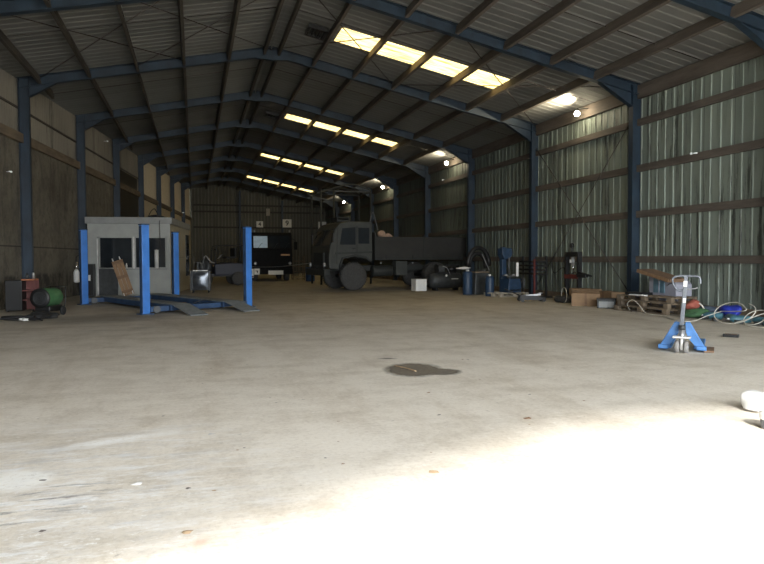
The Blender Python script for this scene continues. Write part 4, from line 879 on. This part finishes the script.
    MB().cyl((0, 0, 1.2), (0, 0, 1.47), .06).build('ram', M['galv'], t); MB().cyl((0, 0, 1.04), (0, 0, 1.2), .035).build('ram_rod', M['chrome'], t)
    MB().cyl((.0, .05, 1.63), (.0, .05, 1.78), .025).build('gauge_stem', M['darkgrey'], t); MB().cyl((0, .02, 1.84), (0, .09, 1.84), .075, seg=18).build('gauge', M['black'], t)
    MB().box((.0, .1, 1.33), (.07, .02, .11)).build('rating_label', M['white'], t)
    MB().bar((-.36, .05, .98), (-1.15, .08, .86), .06, .05).build('pump_arm', M['black'], t); MB().box((-.62, .06, .86), (.5, .12, .12)).build('pump_body', M['black'], t, .02); MB().tube([(-.6, .06, .95), (-.5, .05, 1.2), (-.3, .05, 1.48)], .012, 6, 4).build('oil_hose', M['coilblack'], t)

def carton(loc, rz, d, label, flaps=True, m='card'):
    t = thing('cardboard_box', label, 'box', loc, rz, 'cardboard boxes by the press')
    x, y, z = d; w = .012
    b = MB(); b.box((0, -y / 2, z / 2), (x, w, z)); b.box((0, y / 2, z / 2), (x, w, z)); b.box((-x / 2, 0, z / 2), (w, y, z)); b.box((x / 2, 0, z / 2), (w, y, z)); b.box((0, 0, w / 2), (x, y, w)); b.build('carton', M[m], t)
    if flaps:
        MB().bar((0, -y / 2, z), (0, -y / 2 - y * .3, z + .05), x, .01).build('flap', M[m], t); MB().bar((0, y / 2, z), (0, y / 2 - y * .25, z + y * .2), x, .01).build('flap', M[m], t)
    else: MB().box((0, 0, z), (x, y, .01)).build('top_flaps', M[m], t)
    MB().box((0, -y / 2 - .008, z / 2), (x * .08, .004, z)).build('packing_tape', M['card_d'], t)
    return t

def build_right_clutter():
    rzw = -PI / 2
    carton((11.75, 17.0, 0), 2.57 - PI, (.8, .5, .38), 'large open cardboard box at front of the boxes by the press', True)
    carton((12.35, 17.9, 0), -PI / 2 + .1, (1.0, .45, .46), 'long cardboard box standing behind the large open one, nearer the press', False)
    carton((12.45, 16.75, 0), -PI / 2 - .1, (.95, .42, .42), 'cardboard box beside the grey storage bin, against the wall', False)
    t = thing('storage_bin', 'small dark storage bin with a pale front beside the cardboard boxes', 'bin', (11.78, 16.0, 0), -.62)
    MB().box((0, 0, .12), (.5, .36, .24)).build('bin_body', M['darkgrey'], t, .015); MB().box((0, -.185, .11), (.40, .02, .17)).build('front_panel', M['fascia'], t); MB().box((0, 0, .255), (.54, .40, .05)).build('lid', M['black'], t, .01)
    # tyre lying down with coiled hose
    t = thing('spare_tyre', 'black tyre lying flat on the floor left of the cardboard boxes', 'tyre', (12.05, 18.45, 0))
    b = MB(); b.tube([(.33 * math.cos(i * PI / 12), .33 * math.sin(i * PI / 12), .11) for i in range(25)], .105, 12); b.build('tyre', M['tyre'], t); b = MB(); b.lathe([(.02, .07), (.2, .06), (.235, .1), (.235, .14), (.2, .16), (.02, .15)]); b.build('rim', M['darkgrey'], t)
    t = thing('hose_ring', 'ring of pale hose standing against the tyre by the cardboard boxes', 'hose', (11.75, 18.2, 0)); MB().tube([(.0 + .05 * math.cos(i * PI / 8), .24 * math.cos(i * PI / 8), .25 + .24 * math.sin(i * PI / 8)) for i in range(17)], .012, 6, 2).build('ring', M['hosew'], t)
    # dark offcuts near column one
    t = thing('timber_offcuts', 'dark heap of timber offcuts between the storage bin and pallet stack', 'offcuts', (12.45, 15.95, 0), -1.0)
    for i in range(5): MB().box((-.1 + .06 * i, .05 * i - .1, .04 + .055 * i), (.75 - .08 * i, .12, .05), rotz(.3 * i - .5)).build('offcut', M['card_d'], t)
    # pallet stack: three
    rz = math.atan2(-2.3, .25) ; c = V((12.18, 14.45, 0))
    for i, (w, dr) in enumerate((('lowest', .02), ('middle', -.03), ('topmost', .05))):
        p = pallet('wooden_pallet', 'weathered wooden pallet by the first right column, %s of three stacked' % w, (c.x + .05 * i, c.y + (.06, -.0, .05)[i], .146 * i), rz + dr, M['pallet'], 1.8, .95, 'stacked wooden pallets')
    z = .146 * 3
    t = thing('black_folder_case', 'flat black case lying on the stacked pallets', 'case', (12.0, 14.85, z), rz + .1)
    MB().box((0, 0, .035), (.6, .38, .07)).build('case_shell', M['black'], t, .01); MB().box((0, -.2, .035), (.12, .03, .03)).build('handle', M['darkgrey'], t)
    t = thing('white_offcut', 'thin white board in front of the black case on the pallets', 'board', (11.78, 14.6, z), rz); MB().box((0, 0, .012), (.55, .12, .024)).build('board', M['white'], t); MB().box((.1, 0, .026), (.1, .12, .004)).build('tape', M['offwhite'], t)
    # lilac white unit leaning against the wall with glazed side and a board on top
    t = thing('display_cabinet', 'tall pale lilac cabinet with a teal glass pane behind the pallets', 'cabinet', (12.75, 14.45, 0), -PI / 2)
    # local x runs along -Y (towards the camera), y across to the wall
    MB().prism([(-.62, 0), (.42, 0), (.42, .74), (.3, .84), (-.62, .98)], -.2, .3).build('cabinet_body', M['lilac'], t, .02)
    MB().prism([(-.42, .5), (.0, .5), (.0, .84), (-.42, .9)], -.22, -.2).build('glass_pane', M['tealpane'], t); MB().box((-.2, -.225, .68), (.03, .01, .38)).build('glazing_bar', M['lilac'], t)
    MB().tube([(.12, -.22, .7), (.22, -.23, .76), (.4, -.22, .78)], .012, 6).build('handle', M['darkgrey'], t)
    t = thing('brown_board', 'brown corrugated board sloping across the top of the lilac cabinet', 'board', (12.65, 14.5, .0), -PI / 2)
    p, q = V((-.78, -.05, 1.08)), V((.46, -.05, .84))
    MB().bar(p, q, .5, .09).build('board', M['card_d'], t); MB().bar(p + V((0, -.29, -.0)), q + V((0, -.29, 0)), .02, .09).build('edge_strip', M['ply'], t)

    # green sack, red cloth, blue sheet, cylinders
    t = tag(MB().blob((12.05, 12.75, .09), (.34, .24, .14), .2, 3, 21, True).build('green_sack', M['greenbag']), 'green sack on the floor behind the pallet truck', 'sack')
    t = thing('red_cloth', 'faded red cloth heaped on top of the green sack', 'cloth', (12.15, 13.0, .2)); MB().blob((0, 0, .08), (.18, .12, .13), .3, 3, 23).build('cloth', M['redcloth'], t); MB().tube([(-.05, .0, .17), (.1, -.13, .12), (.16, -.2, -.02)], .02, 6, 4).build('pale_strap', M['hosew'], t)
    tag(MB().blob((12.8, 13.05, .085), (.28, .42, .16), .22, 3, 25, True).build('slate_sack', M['slate']), 'slate blue sack lying along the wall behind the gas cylinders', 'sack')
    tag(MB().blob((12.7, 12.35, .16), (.2, .28, .17), .22, 3, 27, True).build('royal_blue_sheet', M['royal']), 'crumpled royal blue plastic sheet against the wall', 'plastic sheet')
    for i, (x, y, a, w) in enumerate(((12.15, 12.35, 2.2, 'farthest from the edge'), (12.2, 11.85, 1.2, 'second along the wall'), (12.05, 11.45, 2.6, 'under the hose loop'), (12.25, 11.05, 1.7, 'fourth along the wall'), (12.05, 10.75, .9, 'nearest the right edge'))):
        q = thing('gas_bottle', 'teal metal bottle lying on the floor by the right wall, ' + w, 'bottle', (x, y, .085), a, 'teal bottles on the floor')
        MB().lathe([(.02, -.22), (.07, -.21), (.08, -.17), (.08, .12), (.05, .19), (.025, .21)], (0, 0, 0), 'X', 18).build('bottle_body', M['teal'], q); MB().lathe([(.024, .21), (.03, .22), (.03, .27), (.01, .28)], (0, 0, 0), 'X', 12).build('valve', M['galv'], q)
    for i, (x, y) in enumerate(((11.85, 12.3), (11.8, 11.9), (11.75, 11.2), (11.95, 10.85))):
        q = thing('pipe_fitting', 'small dark pipe fitting among the teal bottles, %s from the pallet truck' % ORD[i], 'fitting', (x, y, .05), i * .9, 'loose pipe fittings'); MB().cyl((-.09, 0, 0), (.09, 0, 0), .04).build('fitting_body', M['darkgrey'], q); MB().cyl((.0, 0, 0), (.0, .09, 0), .035).build('branch', M['darkgrey'], q)
    # white hose: long run on the floor then big standing loops
    t = thing('white_hose', 'long white hose trailing from the pallets to loops by the right wall', 'hose', (0, 0, 0))
    r = .011
    pts = [(12.35, 16.4, r), (11.95, 15.75, r), (11.75, 15.1, r), (11.62, 14.55, r), (11.5, 13.9, r), (11.4, 13.2, r), (10.95, 12.2, r), (11.2, 11.95, .02), (11.7, 12.1, .10), (12.0, 11.95, .22)]
    MB().tube(pts, r, 6, 6).build('floor_run', M['hosew'], t)
    loop = []
    for i in range(0, 15): a = PI * .9 - i * 2 * PI / 12; loop.append((11.75 + .20 * math.sin(a) + .004 * i, 11.55 - .46 * math.cos(a + PI) - .02 * i, .23 + .22 * math.sin(a)))
    MB().tube([(12.0, 11.95, .22)] + loop, r, 6, 5).build('loop', M['hosew'], t)
    MB().tube([(11.6, 11.2, .03), (11.75, 10.95, .14), (11.95, 10.7, .28), (12.1, 10.45, .30), (12.05, 10.2, .18), (11.8, 10.1, .04), (11.6, 10.3, .02), (11.55, 10.7, .02), (11.7, 11.0, .02)], r, 6, 5).build('loop', M['hosew'], t)
    MB().tube([(11.95 + .18 * math.cos(a * PI / 6), 10.95 + .26 * math.sin(a * PI / 6), .17 + .15 * math.cos(a * PI / 6)) for a in range(13)], r, 6, 4).build('loop', M['hosew'], t)
    MB().tube([(11.75, 14.9, r), (11.62, 14.85, .2), (11.6, 14.6, .32), (11.58, 14.3, .2), (11.5, 14.0, .05), (11.4, 13.6, r)], r, 6, 5).build('loop', M['hosew'], t)
    # black block
    t = thing('wheel_chock', 'small dark block lying alone on the floor right of the pallet truck', 'block', (9.66, 9.38, 0), -.9); MB().box((0, 0, .03), (.26, .09, .055)).build('block_body', M['black'], t, .008); MB().box((0, 0, .06), (.2, .06, .006)).build('top_pad', M['card_d'], t)
    # pallet truck
    t = thing('pallet_truck', 'blue hand pallet truck with a grey loop handle standing on the floor', 'pallet truck', (7.34, 8.06, 0), -.76); t.scale = (.84, 1, .97)
    # local: -y to the camera (steer wheels, handle), forks run +y
    blue = M['jackblue']
    for s in (-1, 1):
        b = MB(); b.prism([(s * .27 - .085, .035), (s * .27 + .085, .035), (s * .27 + .085, .085), (s * .27 - .085, .085)], .12, 1.25); b.build('fork', blue, t, .008)
        MB().cyl((s * .27 - .05, 1.05, .04), (s * .27 + .05, 1.05, .04), .04).build('load_roller', M['polyu'], t)
        b = MB(); bm = b.bm          # sloping triangular shoulder plate
        b.prism([(s * .05, .47), (s * .13, .47), (s * .40, .05), (s * .40, .03), (s * .24, .03), (s * .22, .09), (s * .11, .20), (s * .06, .30)], .04, .075); b.build('shoulder_plate', blue, t, .006)
        MB().bar((s * .10, .1, .47), (s * .36, .1, .06), .14, .015, (s, 0, 1)).build('shoulder_web', blue, t)
        MB().box((s * .32, .05, .075), (.16, .12, .06)).build('shoulder_foot', blue, t, .006)
        MB().lathe([(.02, -.035), (.085, -.035), (.095, -.025), (.095, .025), (.085, .035), (.02, .035)], (s * .075, -.10, .095), 'X', 24).build('steer_wheel', M['polyu'], t)
    MB().box((0, .12, .40), (.2, .12, .06)).build('head_bridge', blue, t, .01)
    MB().cyl((-.12, -.10, .095), (.12, -.10, .095), .02).build('axle', M['galv'], t)
    MB().box((0, -.08, .245), (.30, .16, .03)).build('pedal_plate', M['offwhite'], t, .008)
    MB().cyl((0, -.05, .12), (0, -.05, .36), .045, seg=18).build('pump', M['galv'], t); MB().cyl((0, -.05, .36), (0, -.05, .43), .06, seg=18).build('pump_head', M['darkgrey'], t); MB().cyl((0, -.12, .05), (0, -.12, .24), .028, seg=14).build('release_rod', M['offwhite'], t)
    MB().bar((-.01, -.05, .42), (.05, -.10, 1.04), .07, .05, (0, 1, 0)).build('tiller', M['jackgrey'], t, .01)
    o = V((.05, -.10, 1.02))
    MB().tube([o + V(p) for p in ((.0, 0, -.02), (-.09, 0, -.05), (-.17, 0, .0), (-.21, 0, .09), (-.20, 0, .15), (-.10, 0, .18), (.12, 0, .18), (.21, 0, .17), (.235, 0, .13), (.24, 0, .06))], .017, 8, 5).build('handle_loop', M['jackgrey'], t)
    MB().bar(o + V((0, 0, .0)), o + V((0.01, 0, .19)), .06, .04, (0, 1, 0)).build('handle_stem', M['jackgrey'], t)
    MB().bar(o + V((-.02, -.0, -.04)), o + V((.2, 0, .0)), .02, .02).build('release_lever', M['greysteel'], t)
    MB().box(o + V((0, -.04, .06)), (.06, .012, .09)).build('handle_label', M['white'], t); MB().box((.035, -.125, .82), (.045, .012, .07)).build('tiller_label', M['white'], t)
    b = MB(); b.box((.44, .3, .02), (.16, .5, .03)); b.build('tail_board', M['card_d'], t)
    # things by the right edge
    t = thing('white_bag', 'bulging white plastic bag on the sunlit floor at the right edge', 'bag', (5.2, 4.70, 0), .3)
    MB().blob((.02, 0, .08), (.15, .13, .10), .16, 4, 5, True, .6).build('bag_body', M['white'], t); MB().tube([(-.03, -.12, .14), (0, -.15, .17), (.05, -.13, .14)], .008, 6, 4).build('tied_neck', M['offwhite'], t); MB().box((-.10, -.125, .08), (.02, .012, .03), rotz(.3)).build('print_mark', M['darkgrey'], t)
    t = thing('grey_tub', 'grey and white plastic tub in front of the white bag', 'tub', (4.75, 4.15, 0), .2)
    MB().lathe([(.075, 0), (.085, .01), (.095, .08), (.098, .085)]).build('tub_body', M['jackgrey'], t); MB().lathe([(.10, .085), (.102, .095), (.102, .14), (.08, .15), (.01, .152)]).build('tub_lid', M['white'], t)

def build_floor_marks():
    g = NG('oily_stain'); x, y, z = g.xyz()
    base = g.mix(g.ramp(g.noise(7, 6), .35, .65), (.15, .13, .105), (.21, .185, .155))
    mat_ = g.done(base, .55, .4); nt = mat_.node_tree; n = nt.nodes
    d = g.math('SQRT', g.math('ADD', g.math('MULTIPLY', x, x), g.math('MULTIPLY', y, y)))
    d = g.math('ADD', d, g.math('MULTIPLY', g.math('SUBTRACT', g.noise(3.5, 5), .5), .35))
    u2 = g.math('DIVIDE', g.math('SUBTRACT', x, .72), .80); v2 = g.math('DIVIDE', g.math('ADD', y, .28), .50)
    d2 = g.math('ADD', g.math('SQRT', g.math('ADD', g.math('MULTIPLY', u2, u2), g.math('MULTIPLY', v2, v2))), g.math('MULTIPLY', g.math('SUBTRACT', g.noise(3.5, 5), .5), .5))
    d = g.math('MINIMUM', d, g.math('ADD', d2, .02)); al = g.ramp(d, .62, 1.02, (.88, .88, .88), (0, 0, 0)); g.l.new(al, g.b.inputs['Alpha'])
    b = MB(); pts = [(1.6 * math.cos(i * PI / 20), 1.2 * math.sin(i * PI / 20)) for i in range(40)]
    b.bm.faces.new([b.bm.verts.new((u, v, 0)) for u, v in pts])
    # tail to the right
    o = b.build('oil_stain', mat_); o.location = (2.72, 7.66, .003); o.rotation_euler = (0, 0, -.28); o.scale = (.42, .58, 1)
    tag(o, 'dark oval oil stain in the middle of the concrete floor', 'stain')
    t = thing('stick', 'thin pale stick lying across the oil stain', 'stick', (2.62, 7.70, .014), -1.28); MB().tube([(-.25, 0, .004), (0, .012, .006), (.25, -.01, .004)], .0075, 5, 3).build('stick', M['fig'], t)
    # leaves, chips and scraps scattered on the floor
    rnd = random.Random(11)
    def scrap(x, y, s, m, lab, name):
        b = MB(); k = 7; a0 = rnd.random() * 6
        vs = [b.bm.verts.new((s * (.6 + .5 * rnd.random()) * math.cos(a0 + i * 2 * PI / k) * 1.3, s * (.6 + .5 * rnd.random()) * math.sin(a0 + i * 2 * PI / k), .004 + .25 * s * rnd.random())) for i in range(k)]
        c = b.bm.verts.new((0, 0, .004 + s * .3))
        for i in range(k): b.bm.faces.new((vs[i], vs[(i + 1) % k], c))
        o = b.build(name, M[m]); o.location = (x, y, 0); tag(o, lab, name.replace('_', ' '), 'scraps scattered on the floor'); return o
    scrap(2.88, 5.02, .035, 'leaf', 'brown dry leaf on the pale floor towards the right', 'dry_leaf')
    scrap(2.15, 5.35, .02, 'leafd', 'grey pebble-like scrap left of the brown leaf', 'scrap')
    scrap(1.54, 3.92, .035, 'fig', 'tan leaf in the bright patch of floor', 'dry_leaf')
    scrap(2.22, 2.95, .012, 'leafd', 'small dark scrap in the brightest floor near the bottom', 'scrap')
    scrap(-.05, 3.40, .03, 'fig', 'tan crumpled leaf on the floor near bottom left', 'dry_leaf')
    scrap(-.05, 4.05, .016, 'leafd', 'dark leaf scrap on the floor left of the bright patch', 'scrap')
    scrap(-.36, 4.22, .035, 'chip', 'white paint chip on the floor at lower left', 'paint_chip')
    scrap(-.78, 3.62, .016, 'leafd', 'dark scrap on the chalky lower left floor', 'scrap')
    scrap(-.95, 4.45, .022, 'leafd', 'dark grey flake on the white dusty patch at left', 'scrap')
    scrap(0.12, 5.25, .03, 'chip', 'pale strip-like chip left of centre', 'paint_chip')
    for i in range(26):
        x = rnd.uniform(-.6, 4.4); y = rnd.uniform(3.0, 9.5)
        if x > 3.5 and y < 4.6: continue
        o = scrap(x, y, rnd.uniform(.008, .018), rnd.choice(('leafd', 'leaf', 'fig')), 'tiny dark crumb among the crumbs strewn over the front floor', 'crumb')
        o['group'] = 'tiny crumbs on the floor'

# ------------------------------------------------------------------ camera, light, world
DOOR = (-4.2, 12.0, 6.1)
def build_camera():
    f, yaw, pit, rol = 652.17, .2797, .0368, -.0032
    R = V((math.cos(yaw), -math.sin(yaw), 0)); F0 = V((math.sin(yaw), math.cos(yaw), 0))
    F = F0 * math.cos(pit) + V((0, 0, -math.sin(pit))); D = R.cross(F) * -1
    U = R.cross(F); D = -U
    c, s = math.cos(rol), math.sin(rol)
    e1 = R * c - D * s; e2 = R * s + D * c
    cam = bpy.data.cameras.new('camera'); cam.sensor_width = 36.; cam.lens = f / 764 * 36; cam.clip_end = 300
    o = bpy.data.objects.new('camera', cam); COL.objects.link(o)
    m = Matrix((e1, -e2, -F)).transposed().to_4x4(); m.translation = V((0, 0, 1.45)); o.matrix_world = m
    SC.camera = o
def build_light():
    w = bpy.data.worlds.new('sky'); SC.world = w; w.use_nodes = True
    bg = w.node_tree.nodes['Background']; bg.inputs['Color'].default_value = (.93, .97, 1.0, 1); bg.inputs['Strength'].default_value = SKY
    L = bpy.data.lights.new('door_portal', 'AREA'); L.shape = 'RECTANGLE'; L.size = DOOR[1] - DOOR[0]; L.size_y = DOOR[2]; L.cycles.is_portal = True
    o = bpy.data.objects.new('door_portal', L); COL.objects.link(o); o.location = ((DOOR[0] + DOOR[1]) / 2, YF - .15, DOOR[2] / 2); o.rotation_euler = (PI / 2, 0, 0)
    S_ = bpy.data.lights.new('sun', 'SUN'); S_.energy = SUN; S_.angle = math.radians(8); S_.color = (1, .95, .87)
    o = bpy.data.objects.new('sun', S_); COL.objects.link(o)
    d = V(SUNDIR).normalized(); o.rotation_euler = d.to_track_quat('-Z', 'Y').to_euler()
SKY, SUN, SUNDIR = 8.0, 16., (.256, 1, -.66)

build_setting(); build_frames(); build_lamps(); BEFORE = set(COL.objects)
build_lift(); build_cabin(); build_left_clutter(); build_truck(); build_truck_two(); build_jeep(); build_canopy_frame()
build_right_machines(); build_right_clutter(); build_floor_marks(); settle(BEFORE); build_camera(); build_light()
SC.view_settings.view_transform = 'Standard'; SC.view_settings.look = 'None'; SC.view_settings.exposure = 1.07
SC.cycles.use_denoising = True
SC.cycles.max_bounces = 8; SC.cycles.diffuse_bounces = 5; SC.cycles.sample_clamp_indirect = 8.
